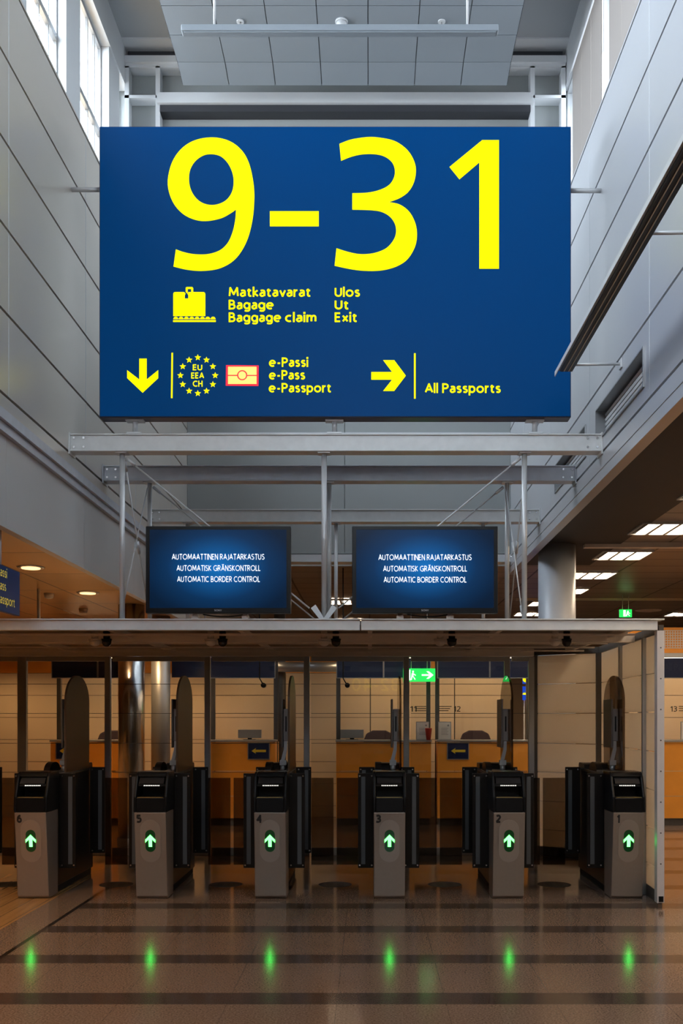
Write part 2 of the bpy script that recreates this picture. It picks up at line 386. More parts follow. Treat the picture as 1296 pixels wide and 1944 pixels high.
# a plain humanist sans drawn as pen strokes (cap height 1); 's' = smooth curve, 'o' = arc, 'd' = dot
def _o(cx, cy, rx, ry, a0=0, a1=360): return ('o', cx, cy, rx, ry, a0, a1)
def _s(*p): return ('s', p)
def _bowl(x, yc, rx, ry, x0=0.0): return ('p', [(x0, yc + ry)] + [(x + rx * math.cos(math.radians(a)), yc + ry * math.sin(math.radians(a))) for a in range(90, -91, -15)] + [(x0, yc - ry)])
_A = [[(0, 0), (.36, 1), (.72, 0)], [(.13, .32), (.59, .32)]]
GL = {
 'A': _A, 'Ä': _A + [('d', .22, 1.2), ('d', .50, 1.2)], 'B': [[(0, 0), (0, 1)], _bowl(.24, .76, .22, .24), _bowl(.27, .26, .26, .26)], 'C': [_o(.44, .5, .44, .5, 52, 308)],
 'D': [[(0, 0), (0, 1)], _bowl(.20, .5, .50, .5)], 'E': [[(.46, 1), (0, 1), (0, 0), (.46, 0)], [(0, .52), (.42, .52)]], 'G': [_o(.46, .5, .46, .5, 52, 318), [(.52, .46), (.80, .46), (.80, .12)]],
 'H': [[(0, 0), (0, 1)], [(.58, 0), (.58, 1)], [(0, .52), (.58, .52)]], 'I': [[(0, 0), (0, 1)]], 'J': [_s((.24, 1), (.24, .5), (.24, .12), (.16, -.08), (0, -.12))], 'K': [[(0, 0), (0, 1)], [(.5, 1), (.04, .52), (.55, 0)]],
 'L': [[(0, 1), (0, 0), (.42, 0)]], 'M': [[(0, 0), (.08, 1), (.42, .22), (.76, 1), (.84, 0)]], 'N': [[(0, 0), (0, 1), (.6, 0), (.6, 1)]], 'O': [_o(.46, .5, .46, .5)],
 'P': [[(0, 0), (0, 1)], _bowl(.24, .735, .27, .265)], 'R': [[(0, 0), (0, 1)], _bowl(.24, .745, .25, .255), [(.24, .49), (.54, 0)]],
 'S': [_s((.48, .93), (.3, 1), (.1, .94), (.03, .77), (.12, .61), (.28, .51), (.46, .39), (.53, .23), (.44, .07), (.25, 0), (.02, .06))], 'T': [[(0, 1), (.62, 1)], [(.31, 1), (.31, 0)]],
 'U': [('p', [(0, 1)] + [(.29 - .29 * math.cos(math.radians(a)), .30 - .30 * math.sin(math.radians(a))) for a in range(0, 181, 15)] + [(.58, 1)])], 'Y': [[(0, 1), (.31, .46), (.62, 1)], [(.31, .46), (.31, 0)]],
 'a': [_s((.05, .65), (.22, .70), (.39, .63), (.43, .45), (.43, .2), (.43, 0)), _s((.43, .41), (.2, .39), (.04, .29), (.02, .13), (.14, 0), (.3, .03), (.43, .16))],
 'c': [_o(.30, .35, .30, .35, 58, 302)], 'e': [_o(.30, .35, .30, .35, 0, 308), [(0, .36), (.60, .36)]], 'g': [_o(.27, .36, .27, .34), _s((.54, .72), (.54, .2), (.54, -.1), (.45, -.25), (.25, -.28), (.05, -.23))],
 'i': [[(0, 0), (0, .70)], ('d', 0, 1.04)], 'k': [[(0, 0), (0, 1.05)], [(.4, .7), (.04, .37), (.44, 0)]], 'l': [[(0, 0), (0, 1.05)]],
 'm': [[(0, 0), (0, .71)], _s((0, .45), (.08, .63), (.2, .7), (.33, .65), (.38, .5), (.38, .2), (.38, 0)), _s((.38, .45), (.46, .63), (.58, .7), (.71, .65), (.76, .5), (.76, .2), (.76, 0))],
 'o': [_o(.31, .35, .31, .35)], 'p': [[(0, -.3), (0, .71)], _o(.27, .35, .27, .35)], 'r': [[(0, 0), (0, .71)], _s((0, .42), (.08, .62), (.2, .7), (.30, .69))],
 's': [_s((.36, .65), (.2, .7), (.05, .63), (.04, .48), (.18, .38), (.35, .28), (.37, .12), (.24, 0), (.02, .05))], 't': [_s((.12, .9), (.12, .5), (.12, .16), (.2, .01), (.36, .02)), [(-.03, .68), (.34, .68)]],
 'v': [[(0, .7), (.25, 0), (.5, .7)]], 'x': [[(0, 0), (.46, .7)], [(0, .7), (.46, 0)]], '-': [[(0, .37), (.28, .37)]],
 '0': [_o(.27, .5, .27, .5)], '1': [[(0, .76), (.24, 1), (.24, 0)]], '2': [_s((.03, .9), (.2, 1), (.42, .95), (.5, .76), (.4, .52), (.2, .24), (0, 0)), [(0, 0), (.54, 0)]],
 '3': [_s((.03, .95), (.25, 1), (.45, .92), (.47, .7), (.35, .56), (.16, .53)), _s((.16, .53), (.4, .48), (.52, .28), (.42, .07), (.2, 0), (0, .05))], '4': [[(.42, 0), (.42, 1), (0, .3), (.58, .3)]],
 '5': [[(.48, 1), (.08, 1), (.06, .55)], _s((.06, .55), (.25, .6), (.45, .52), (.5, .3), (.4, .07), (.2, 0), (0, .05))], '6': [_s((.47, .97), (.27, .95), (.08, .72), (.01, .3)), _o(.27, .30, .26, .30)],
}
def stroke_mesh(body, w, gap=0.10):
    bm = bmesh.new(); x = 0.0; lo, hi = 1e9, -1e9
    def quad(p, q, ea, eb):
        d = (Vector(q) - Vector(p)); 
        if d.length < 1e-6: return
        d.normalize(); n = Vector((-d.y, d.x)) * w / 2; p = Vector(p) - d * ea; q = Vector(q) + d * eb
        bm.faces.new([bm.verts.new((v.x, v.y, 0)) for v in (p - n, q - n, q + n, p + n)])
    def ribbon(pts, closed=False):
        V_ = [Vector(p) for p in pts]; N = len(V_); L_, R_ = [], []
        for i in range(N):
            a = V_[i - 1] if (i or closed) else V_[i]; c = V_[(i + 1) % N] if (i < N - 1 or closed) else V_[i]
            d = (c - a).normalized(); n = Vector((-d.y, d.x)) * w / 2
            L_.append(bm.verts.new((*(V_[i] + n), 0))); R_.append(bm.verts.new((*(V_[i] - n), 0)))
        for i in range(N if closed else N - 1):
            j = (i + 1) % N; bm.faces.new([R_[i], R_[j], L_[j], L_[i]])
    def m(p): return (x + w / 2 + p[0], w / 2 + p[1] * (1 - w))
    for ch in body:
        if ch == ' ': x += 0.34; continue
        wmax = 0
        for st in GL[ch]:
            if isinstance(st, list):
                P = [m(p) for p in st]; wmax = max(wmax, max(p[0] for p in st))
                for i in range(len(P) - 1):
                    quad(P[i], P[i + 1], w / 2 if i == 0 and abs(P[0][0] - P[1][0]) < 1e-6 else (w * 0.35 if i else 0.0), w / 2 if i == len(P) - 2 and abs(P[-1][0] - P[-2][0]) < 1e-6 else (w * 0.35 if i < len(P) - 2 else 0.0))
            elif st[0] == 'o':
                _, cx, cy, rx, ry, a0, a1 = st; full = a1 - a0 >= 360; k = 28
                P = [m((cx + rx * math.cos(math.radians(a0 + (a1 - a0) * i / k)), cy + ry * math.sin(math.radians(a0 + (a1 - a0) * i / k)))) for i in range(k if full else k + 1)]
                ribbon(P, full); wmax = max(wmax, cx + (rx if full else rx * math.cos(math.radians(a0))))
            elif st[0] == 'p': ribbon([m(p) for p in st[1]]); wmax = max(wmax, max(p[0] for p in st[1]))
            elif st[0] == 's':
                q = list(st[1]); P = []
                for i in range(len(q) - 1):
                    p0, p1, p2, p3 = q[max(i - 1, 0)], q[i], q[i + 1], q[min(i + 2, len(q) - 1)]
                    for t in (0, .2, .4, .6, .8): P.append(m(tuple(0.5 * (2 * p1[j] + (p2[j] - p0[j]) * t + (2 * p0[j] - 5 * p1[j] + 4 * p2[j] - p3[j]) * t * t + (3 * p1[j] - p0[j] - 3 * p2[j] + p3[j]) * t ** 3) for j in (0, 1))))
                P.append(m(q[-1])); ribbon(P); wmax = max(wmax, max(p[0] for p in q))
            elif st[0] == 'd':
                c = m(st[1:]); h = w * 0.58; bm.faces.new([bm.verts.new((c[0] + a * h, c[1] + b_ * h, 0)) for a, b_ in ((-1, -1), (1, -1), (1, 1), (-1, 1))]); wmax = max(wmax, st[1])
        x += wmax + w + (gap - (0.05 if ch in 'AvTtLrk' else 0))
    bmesh.ops.recalc_face_normals(bm, faces=bm.faces[:])
    for f in bm.faces:
        f.normal_update()
        if f.normal.z < 0: f.normal_flip()
    me = bpy.data.meshes.new('lettering'); bm.to_mesh(me); bm.free(); return me
def frame_matrix(org, u, v, su, sv, sn=1.0):
    u, v = Vector(u), Vector(v); n = u.cross(v)
    m = Matrix.Identity(4)
    for i in range(3):
        m[i][0] = u[i] * su; m[i][1] = v[i] * sv; m[i][2] = n[i] * sn; m[i][3] = org[i]
    return m
def text(name, body, org, u, v, width, cap, material, parent=None, pen=0.17, thick=0.003):
    """lettering of a given width and cap height, its left end of the baseline at org"""
    me = stroke_mesh(body, pen)
    x0 = min(p.co.x for p in me.vertices); x1 = max(p.co.x for p in me.vertices)
    me.transform(Matrix.Translation((-x0, 0, 0)))
    n = Vector(u).cross(Vector(v))
    me.transform(frame_matrix(Vector(org) + n * thick, u, v, width / (x1 - x0), cap, 1))
    return link_mesh(name, me, material, parent)
def shape2d(loops, extrude):
    c = bpy.data.curves.new('outline', 'CURVE'); c.dimensions = '2D'; c.fill_mode = 'BOTH'; c.extrude = extrude
    for lp in loops:
        sp = c.splines.new('POLY'); sp.points.add(len(lp) - 1); sp.use_cyclic_u = True
        for p, (x, y) in zip(sp.points, lp): p.co = (x, y, 0, 1)
    return eval_mesh(c)
def smooth_loop(pts, corners, n=6):
    """closed Catmull-Rom through pts, sharp at the listed indices"""
    out = []; N = len(pts)
    for i in range(N):
        p1, p2 = pts[i], pts[(i + 1) % N]
        p0 = pts[i - 1] if i not in corners else p1
        p3 = pts[(i + 2) % N] if (i + 1) % N not in corners else p2
        if i in corners and (i + 1) % N in corners: out.append(p1); continue
        for k in range(n):
            t = k / n
            out.append(tuple(0.5 * (2 * p1[j] + (p2[j] - p0[j]) * t + (2 * p0[j] - 5 * p1[j] + 4 * p2[j] - p3[j]) * t * t
                             + (3 * p1[j] - p0[j] - 3 * p2[j] + p3[j]) * t ** 3) for j in (0, 1)))
    return out

def wx(px, Y): return (px - VX) / F * Y
def wz(py, Y): return EYE + (HY - py) / F * Y

# ================================================================== THE SETTING
XL, XR = -2.494, 1.942        # faces of the two cladding walls
XWL, XWR = -3.35, 2.68        # set-back clerestory planes
YB = 13.6                     # the grey wall across the far end
ZT = 10.65
SILL = 6.70
Y0, Y1 = -10.0, 26.0

b = MB(); b.box(-12, 12, Y0, Y1, -0.2, 0)
struct(b.build('floor', M_floor), 'polished brown granite floor with dark cross stripes and parquet at left')
b = MB(); b.box(-3.8, 3.2, Y0, YB + 0.3, ZT, ZT + 0.2)
struct(b.build('ceiling', M_topceil), 'grey roof soffit high above the hall')
b = MB(); b.box(-12, XL - 0.02, Y0, Y1, 2.90, 3.0)
struct(b.build('ceiling_left', M_ceilL), 'warm bronze panel ceiling over the left hall')
b = MB(); b.box(XR + 0.10, 12, Y0, Y1, 3.66, 3.80); b.box(XL - 0.15, XR + 0.10, YB + 0.25, Y1, 3.665, 3.80)
struct(b.build('ceiling_right', M_ceilR), 'brown perforated tile ceiling over the right hall')

seamsZ = [3.76, 4.33, 4.915, 5.50, 6.085, 6.67]
seamsY = [Y0] + [6.86 + 1.865 * k for k in range(-9, 4)] + [YB]
vents = [(6.98, 8.45), (8.85, 10.32)]
VZ0, VZ1 = 3.88, 4.17
g = 0.011
def cladding(side):
    x = XL if side < 0 else XR
    s = side
    b = MB()
    def bx(xa, xb, *r): b.box(min(xa, xb), max(xa, xb), *r)
    b.mi = 0
    for j in range(5):
        for i in range(len(seamsY) - 1):
            y0, y1, z0, z1 = seamsY[i] + 0.003, seamsY[i + 1] - 0.003, seamsZ[j] + g, seamsZ[j + 1] - g
            hole = None
            if s > 0 and j == 0:
                for v in vents:
                    if v[0] > y0 and v[1] < y1: hole = v
            if hole:
                bx(x, x + 0.03, y0, hole[0], z0, z1); bx(x, x + 0.03, hole[1], y1, z0, z1)
                bx(x, x + 0.03, hole[0], hole[1], z0, VZ0); bx(x, x + 0.03, hole[0], hole[1], VZ1, z1)
            else:
                bx(x, x + s * 0.03, y0, y1, z0, z1)
    b.mi = 2
    for y in seamsY[1:-1]:
        for z0, z1 in zip(seamsZ, seamsZ[1:]): bx(x - s * 0.0015, x + s * 0.02, y - 0.005, y + 0.005, z0 + g, z1 - g)
    b.mi = 0
    # lower rim and coping
    bx(x, x + s * 0.06, Y0, YB, 3.63, seamsZ[0] - g)
    bx(x, XWL - 0.35 if s < 0 else XWR + 0.35, Y0, YB, SILL - 0.02, SILL)
    b.mi = 1
    if s > 0: bx(x + 0.13, XWR + 0.35, Y0, YB, 3.64, SILL - 0.02)
    else: bx(x - 0.032, XWL - 0.35, Y0, YB, 3.64, SILL - 0.02)
    if s > 0:   # solid behind the cladding except where the louvres sit
        for z0, z1 in ((3.64, VZ0), (VZ1, SILL - 0.02)): bx(x + 0.032, x + 0.13, Y0, YB, z0, z1)
        ys = [Y0, vents[0][0], vents[0][1], vents[1][0], vents[1][1], YB]
        for k in (0, 2, 4): bx(x + 0.032, x + 0.13, ys[k], ys[k + 1], VZ0, VZ1)
    return b.build('wall_left' if s < 0 else 'wall_right', [M_panelL if s < 0 else M_panelR, M_seam, M_white])
struct(cladding(-1), 'left wall of grey metal panels with dark joints')
struct(cladding(1), 'right wall of pale metal panels with dark joints')

# ledge and fascia below the left cladding
b = MB(); b.box(XL - 0.06, XL + 0.045, Y0, YB, 3.555, 3.625); b.box(XL - 0.06, XL + 0.02, Y0, YB, 3.49, 3.553)
struct(b.build('trim_1', M_steel_dark), 'metal ledge below the left cladding')
b = MB()
for i in range(len(seamsY) - 1): b.box(XL - 0.08, XL - 0.015, seamsY[i] + 0.002, seamsY[i + 1] - 0.002, 2.86, 3.56)
b.box(XL - 0.08, XL - 0.015, YB, Y1, 2.86, 3.66)
struct(b.build('wall_fascia', M_fascia), 'grey fascia over the left hall opening')
b = MB(); b.box(XR + 0.005, XR + 0.10, Y0, YB + 0.2, 3.54, 3.632)
struct(b.build('trim_2', M_panelR), 'pale edge beam along the right hall opening')

# far grey wall
b = MB()
b.box(XL - 1.2, XR + 1.1, YB + 0.02, YB + 0.22, 3.80, ZT)
xs = [XL, wx(654, YB), XR]
for i in range(2):
    b.box(xs[i] + 0.004, xs[i + 1] - 0.004, YB - 0.01, YB + 0.02, 3.80, wz(824, YB) - 0.008)
    b.box(xs[i] + 0.004, xs[i + 1] - 0.004, YB - 0.01, YB + 0.02, wz(824, YB) + 0.008, 6.66)
struct(b.build('wall_back', M_backwall), 'grey wall closing the far end')
b = MB(); b.box(XL, XR, YB - 0.05, YB + 0.2, 3.68, 3.78); b.box(XL, XR, YB - 0.035, YB - 0.01, wz(824, YB) - 0.012, wz(824, YB) + 0.012)
struct(b.build('trim_3', M_white), 'white ledge under the far wall')
# its upper part: white frames around shallow panels
b = MB()
zt, zm, zb = wz(140, YB), wz(197, YB), 6.72
fx = [wx(p, YB) for p in (246, 304, 1007, 1065)]
for x in fx: b.box(x - 0.03, x + 0.03, YB - 0.16, YB + 0.015, zb, zt)
b.box(fx[0] - 0.03, fx[3] + 0.03, YB - 0.16, YB + 0.015, zt - 0.02, zt + 0.03)
b.box(fx[0] - 0.03, fx[1], YB - 0.16, YB + 0.015, zm - 0.02, zm + 0.02); b.box(fx[2], fx[3] + 0.03, YB - 0.16, YB + 0.015, zm - 0.02, zm + 0.02)
b.box(fx[1], fx[2], YB - 0.22, YB + 0.015, zm - 0.12, zm + 0.02)
b.box(fx[0] - 0.03, fx[3] + 0.03, YB - 0.20, YB + 0.015, zt + 0.03, zt + 0.12)
b.box(XWL, XWR, YB - 0.35, YB + 0.015, zt + 0.24, zt + 0.30)
struct(b.build('trim_4', M_white), 'white framing high on the far wall')
b = MB(); b.box(fx[1] + 0.03, fx[2] - 0.03, YB - 0.17, YB + 0.012, zm - 0.21, zm - 0.12); b.box(fx[0], fx[3], YB - 0.10, YB + 0.015, zt + 0.12, zt + 0.24)
struct(b.build('trim_5', M_seam), 'dark recess strip above the big sign')

# clerestory: windows at left, blinds at right
ZH = 10.15
bays = []
posts = [(10.9 - 1.79 * k, 11.43 - 1.79 * k) for k in range(-1, 12)]
posts = [p for p in posts if p[0] > Y0 + 0.6]
b = MB()
for a, c in posts: b.box(XWL - 0.22, XWL + 0.02, a, min(c, YB), SILL, ZH)
b.box(XWL - 0.25, XWL + 0.04, Y0, YB, ZH, ZT)
b.box(XWL - 0.25, XWL, Y0, posts[-1][0] - 1.3, SILL, ZH)
struct(b.build('wall_clerestory_left', M_white), 'white posts and head of the clerestory on the left')
ps = sorted(posts)
n = 0
spans = [(ps[i][1], ps[i + 1][0]) for i in range(len(ps) - 1)] + [(ps[-1][1], YB)]
for a, c in spans:
    if c - a < 0.1: continue
    n += 1
    w = thing('window_%d' % n, 'clerestory window bay with thin mullions in the left wall', 'window', (XWL - 0.1, (a + c) / 2, SILL))
    del w['category']; struct(w)
    f = MB(); t = 0.022
    f.box(XWL - 0.12, XWL - 0.08, a, a + t, SILL, ZH); f.box(XWL - 0.12, XWL - 0.08, c - t, c, SILL, ZH)
    f.box(XWL - 0.12, XWL - 0.08, a + t, c - t, SILL, SILL + 0.05); f.box(XWL - 0.12, XWL - 0.08, a + t, c - t, ZH - 0.05, ZH)
    f.box(XWL - 0.125, XWL - 0.075, a + t, c - t, 8.98, 9.05)
    if c - a > 0.8:
        for q in (0.54, 0.78): f.box(XWL - 0.115, XWL - 0.085, a + (c - a) * q - 0.012, a + (c - a) * q + 0.012, SILL + 0.05, ZH - 0.05)
    f.build('window_frame', M_greyalu, w)
    p = MB(); p.box(XWL - 0.105, XWL - 0.099, a + t, c - t, SILL + 0.05, ZH - 0.05); p.build('pane', M_winglass, w)
slots = [(13.15, YB), (11.15, 11.50), (9.2, 9.5), (7.3, 7.6), (5.4, 5.7), (3.5, 3.8), (1.6, 1.9), (-0.3, 0.0), (-2.2, -1.9), (-4.1, -3.8), (-6.0, -5.7)]
b = MB(); b.box(XWR, XWR + 0.25, Y0, YB, ZH, ZT); b.box(XWR, XWR + 0.2, Y0, -6.0, SILL, ZH)
struct(b.build('wall_clerestory_right', M_white), 'white head band of the clerestory on the right')
sl = sorted(slots)
for i, (a, c) in enumerate(sl):
    n += 1
    w = thing('window_%d' % n, 'narrow bright window slot between the blinds', 'window', (XWR + 0.1, (a + c) / 2, SILL))
    del w['category']; struct(w)
    f = MB()
    f.box(XWR + 0.04, XWR + 0.12, a, a + 0.03, SILL, ZH); f.box(XWR + 0.04, XWR + 0.12, c - 0.03, c, SILL, ZH)
    f.box(XWR + 0.04, XWR + 0.12, a + 0.03, c - 0.03, SILL, SILL + 0.05); f.box(XWR + 0.04, XWR + 0.12, a + 0.03, c - 0.03, ZH - 0.05, ZH)
    f.build('window_frame', M_greyalu, w)
    p = MB(); p.box(XWR + 0.075, XWR + 0.081, a + 0.03, c - 0.03, SILL + 0.05, ZH - 0.05); p.build('pane', M_winglass, w)
for i in range(len(sl) - 1):
    y0, y1 = sl[i][1] + 0.01, sl[i + 1][0] - 0.01
    m = MB(); k = max(3, int((y1 - y0) / 0.42))
    for q in range(k):
        a, c = y0 + (y1 - y0) * q / k, y0 + (y1 - y0) * (q + 1) / k
        m.box(XWR + 0.02, XWR + 0.03, a + 0.004, c - 0.004, SILL + 0.01, ZH - 0.01)
    o = m.build('roller_blind', M_blind)
    far = len(sl) - 2 - i
    tag(o, ('pale roller blinds of the high right window nearest the far wall' if far == 0 else
            'pale roller blinds hanging in the high right clerestory %s' % ('beside the bright slot, nearer the camera' if far == 1 else 'above the camera')),
        'blind', 'roller blinds of the right clerestory')

# outer shell of the side halls
b = MB(); b.box(-12.2, -12, Y0, Y1, 0, 3.0)
struct(b.build('wall_hall_left', M_hallwall))
b = MB(); b.box(2.6, 12, 11.92, 12.02, 3.60, 3.659); b.box(2.6, 12, 17.5, 17.56, 3.62, 3.659)
struct(b.build('trim_6', M_canopy), 'slim bulkhead strips across the right hall ceiling')
b = MB(); b.box(12, 12.2, Y0, Y1, 0, 3.8)
struct(b.build('wall_hall_right', M_hallwall))
b = MB(); b.box(-12.2, 12.2, Y1, Y1 + 0.2, 0, 3.8)
struct(b.build('wall_end', M_hallwall))
b = MB(); b.box(-12.2, 12.2, Y0 - 0.2, Y0, 0, 7.1); b.box(-3.7, 3.0, Y0 - 0.2, Y0, 10.1, ZT); b.box(-3.7, -1.8, Y0 - 0.2, Y0, 7.1, 10.1); b.box(1.3, 3.0, Y0 - 0.2, Y0, 7.1, 10.1)
struct(b.build('wall_front', mat('front_wall_grey', (0.42, 0.38, 0.34), 0.6)))
w = thing('window_40', 'unseen high end window behind the camera, added for front light', 'window', (-0.25, Y0 - 0.1, 7.1)); del w['category']; struct(w)  # unseen glazing added to throw daylight on the fronts of gates and beams
b = MB()
for x in (-1.77, -0.75, 0.25, 1.27): b.box(x - 0.03, x + 0.03, Y0 - 0.13, Y0 - 0.07, 7.1, 10.1)
for z in (7.13, 8.6, 10.07): b.box(-1.8, 1.3, Y0 - 0.125, Y0 - 0.075, z - 0.03, z + 0.03)
b.build('window_frame', M_greyalu, w)
MB().box(-1.79, 1.29, Y0 - 0.102, Y0 - 0.098, 7.11, 10.09).build('pane', M_winglass, w)
# beige panelled wall behind the counters
YF = 15.4
b = MB()
zj = [0.0] + [1.55 + 0.344 * k for k in range(-4, 3)] 
bounds = [(-11.9, -1.30), (-1.29, 0.02), (0.03, 1.33), (1.34, 2.12), (4.05, 5.6), (5.61, 11.9)]
for a, c in bounds:
    for z0, z1 in zip(zj, zj[1:]): b.box(a, c - 0.006, YF, YF + 0.08, z0 + 0.004, z1 - 0.004)
b.mi = 1
for a, c in ((-11.9, 2.12), (4.05, 11.9)): b.box(a, c, YF + 0.02, YF + 0.09, 0.0, zj[-1])
b.mi = 2
for a, c in ((-11.9, 2.12), (4.05, 11.9)): b.box(a, c, YF, YF + 0.09, zj[-1] + 0.004, 2.95)
struct(b.build('wall_partition', [M_wallbeige, M_postdark, M_orange]), 'beige panelled partition behind the counters with orange wood above')

# ================================================================== BIG THINGS UP HIGH
# ceiling raft
RX0, RW, RZ = -2.435, 0.606, 9.88
t = thing('ceiling_raft', 'large grey suspended ceiling raft of square tiles above the blue sign', 'ceiling panel', (-0.31, 9.0, RZ))
b = MB()
rows = [(12.59 - 0.5 * k, RZ, 12.59 - 0.5 * (k - 1), RZ) for k in range(1, 16)] + [(12.59, RZ, 12.97, RZ - 0.055)]
for (ya, za, yb, zb_) in rows:
    for i in range(7):
        x0, x1 = RX0 + RW * i + 0.005, RX0 + RW * (i + 1) - 0.005
        b.prism([(ya + 0.005, za), (yb - 0.005, zb_), (yb - 0.005, zb_ + 0.03), (ya + 0.005, za + 0.03)], 'X', x0, x1)
b.build('tile_field', M_raft, t)
b = MB()
b.prism([(5.0, RZ + 0.02), (12.59, RZ + 0.02), (12.97, RZ - 0.035), (12.975, RZ + 0.0), (12.62, RZ + 0.10), (5.0, RZ + 0.10)], 'X', RX0 - 0.005, RX0 + 7 * RW + 0.005)
b.build('backing_board', M_seam, t)
for x in (-1.8, 1.2):
    for y in (6.0, 9.0, 12.0): MB().cyl((x, y, RZ + 0.09), (x, y, ZT), 0.012, 8).build('hanger_rod', M_pole, t)

# linear light bar under it
Yb = 10.0
t = thing('light_bar', 'long slim grey light bar hung on two rods below the ceiling raft', 'lamp', (-0.3, Yb, 8.46))
b = MB(); b.box(wx(345, Yb), wx(945, Yb), Yb - 0.05, Yb + 0.05, 8.455, 8.52); b.build('housing', M_raft, t, 0.01)
b = MB(); b.box(wx(350, Yb), wx(940, Yb), Yb - 0.035, Yb + 0.035, 8.445, 8.4545); b.build('diffuser', M_raft, t)
for p in (407, 887):
    b = MB(); b.cyl((wx(p, Yb), Yb, 8.52), (wx(p, Yb), Yb, RZ + 0.0), 0.012, 10); b.build('hanger_rod', M_pole, t)
# detector and sprinklers on the raft
Yd = 11.85
t = thing('smoke_detector', 'round white smoke detector in the middle of the ceiling raft', 'smoke detector', (wx(648, Yd), Yd, RZ - 0.07))
b = MB(); b.lathe([(0.075, -0.02), (0.075, 0.0)], (wx(648, Yd), Yd, RZ), 24); b.build('base', M_white, t)
b = MB(); b.lathe([(0.02, -0.085), (0.045, -0.075), (0.06, -0.05), (0.06, -0.021)], (wx(648, Yd), Yd, RZ), 24); b.build('sensor_head', M_white, t)
for p, lab in ((456, 'small sprinkler head left of the smoke detector on the ceiling raft'), (838, 'small sprinkler head right of the smoke detector on the ceiling raft')):
    t = thing('sprinkler', lab, 'sprinkler', (wx(p, Yd), Yd, RZ - 0.06), 'sprinklers on the raft')
    b = MB(); b.lathe([(0.045, -0.012), (0.045, 0.0)], (wx(p, Yd), Yd, RZ), 20); b.build('rosette', M_white, t)
    b = MB(); b.cyl((wx(p, Yd), Yd, RZ - 0.05), (wx(p, Yd), Yd, RZ - 0.012), 0.009, 8); b.lathe([(0.026, -0.055), (0.026, -0.05)], (wx(p, Yd), Yd, RZ), 14); b.build('nozzle', M_bolt, t)

# ------------------------------------------------------------------ the big blue sign
YS = 8.20
def sx(px): return wx(px, YS)
def sz(py): return wz(py, YS)
sign = thing('hanging_sign', 'huge backlit blue airport sign with yellow 9-31 standing on the front steel beam', 'sign', (sx(636), YS + 0.06, sz(793)))
b = MB(); b.box(sx(188), sx(1084), YS + 0.006, YS + 0.14, sz(792), sz(239)); b.build('cabinet', M_signedge, sign, 0.006)
b = MB(); b.box(sx(190), sx(1082), YS, YS + 0.006, sz(790), sz(241)); b.build('face_panel', M_signblue, sign)
def px_shape(name, loops, material, parent=sign, thick=0.004, lift=0.001, Y=YS):
    me = shape2d([[(wx(x, Y), wz(y, Y)) for x, y in lp] for lp in loops], thick / 2)
    me.transform(frame_matrix((0, Y - thick / 2 - lift, 0), (1, 0, 0), (0, 0, 1), 1, 1, 1))
    return link_mesh(name, me, material, parent)
def zc(pts, k=1.9636, ox=310, oy=240): return [(ox + x / k, oy + y / k) for x, y in pts]
nine = [(47, 459), (38, 523), (90, 535), (150, 539), (215, 528), (270, 493), (310, 430), (332, 350), (339, 265), (334, 200), (318, 135), (290, 88), (245, 55), (185, 42),
        (120, 52), (70, 82), (35, 130), (18, 190), (20, 240), (40, 290), (75, 328), (120, 349), (165, 353), (215, 343), (250, 325), (271, 310), (268, 350), (258, 395),
        (240, 435), (210, 463), (165, 477), (115, 477), (75, 469)]
hole = [(178, 104), (215, 113), (245, 145), (261, 190), (259, 235), (242, 268), (215, 287), (178, 294), (140, 283), (112, 255), (97, 215), (98, 170), (115, 135), (145, 111)]
three = [(656, 66), (700, 50), (760, 41), (805, 43), (860, 55), (905, 85), (932, 125), (941, 165), (933, 210), (912, 245), (880, 268), (840, 283), (880, 292), (915, 318),
         (938, 360), (945, 405), (937, 450), (910, 495), (870, 522), (815, 537), (755, 539), (700, 533), (638, 520), (645, 455), (690, 469), (735, 477), (785, 473), (830, 455),
         (857, 425), (867, 395), (863, 365), (845, 338), (815, 320), (775, 313), (704, 311), (704, 250), (760, 248), (805, 238), (840, 220), (859, 192), (862, 160), (850, 132),
         (822, 112), (785, 104), (740, 105), (700, 114), (662, 129)]
px_shape('numeral', [zc(smooth_loop(nine, {0, 1, 25})), zc(smooth_loop(hole, set()))], M_yellow)
px_shape('dash', [zc([(397, 317), (579, 317), (579, 373), (397, 373)])], M_yellow)
px_shape('numeral', [zc(smooth_loop(three, {0, 11, 22, 23, 34, 35, 46}))], M_yellow)
px_shape('numeral', [zc([(1188, 52), (1250, 52), (1250, 531), (1177, 531), (1177, 135), (1103, 198), (1066, 152)])], M_yellow)
def z2(pts): return zc(pts, 2.7, 220, 530)
def arc(cx, cy, r, a0, a1, n=10): return [(cx + r * math.cos(math.radians(a0 + (a1 - a0) * i / n)), cy + r * math.sin(math.radians(a0 + (a1 - a0) * i / n))) for i in range(n + 1)]
case = [(294, 190), (294, 77)] + arc(304, 77, 10, 180, 270, 5) + [(350, 67), (357, 75), (353, 83), (353, 100), (371, 100), (371, 83), (366, 75), (373, 67)] + arc(448, 77, 10, 270, 360, 5) + [(458, 190)]
px_shape('suitcase_symbol', [z2(case)], M_yellow)
px_shape('suitcase_symbol', [z2([(358, 66), (358, 45), (363, 41), (391, 41), (396, 46), (396, 66), (386, 66), (386, 51), (368, 51), (368, 70), (362, 72)])], M_yellow)
px_shape('suitcase_symbol', [z2([(293, 211), (512, 211), (512, 220), (293, 220)])], M_yellow)
for k in range(8):
    px_shape('roller_symbol', [z2(arc(307 + 27.3 * k, 206, 12.6, 180, 360, 10))], M_yellow)
U, V = (1, 0, 0), (0, 0, 1)
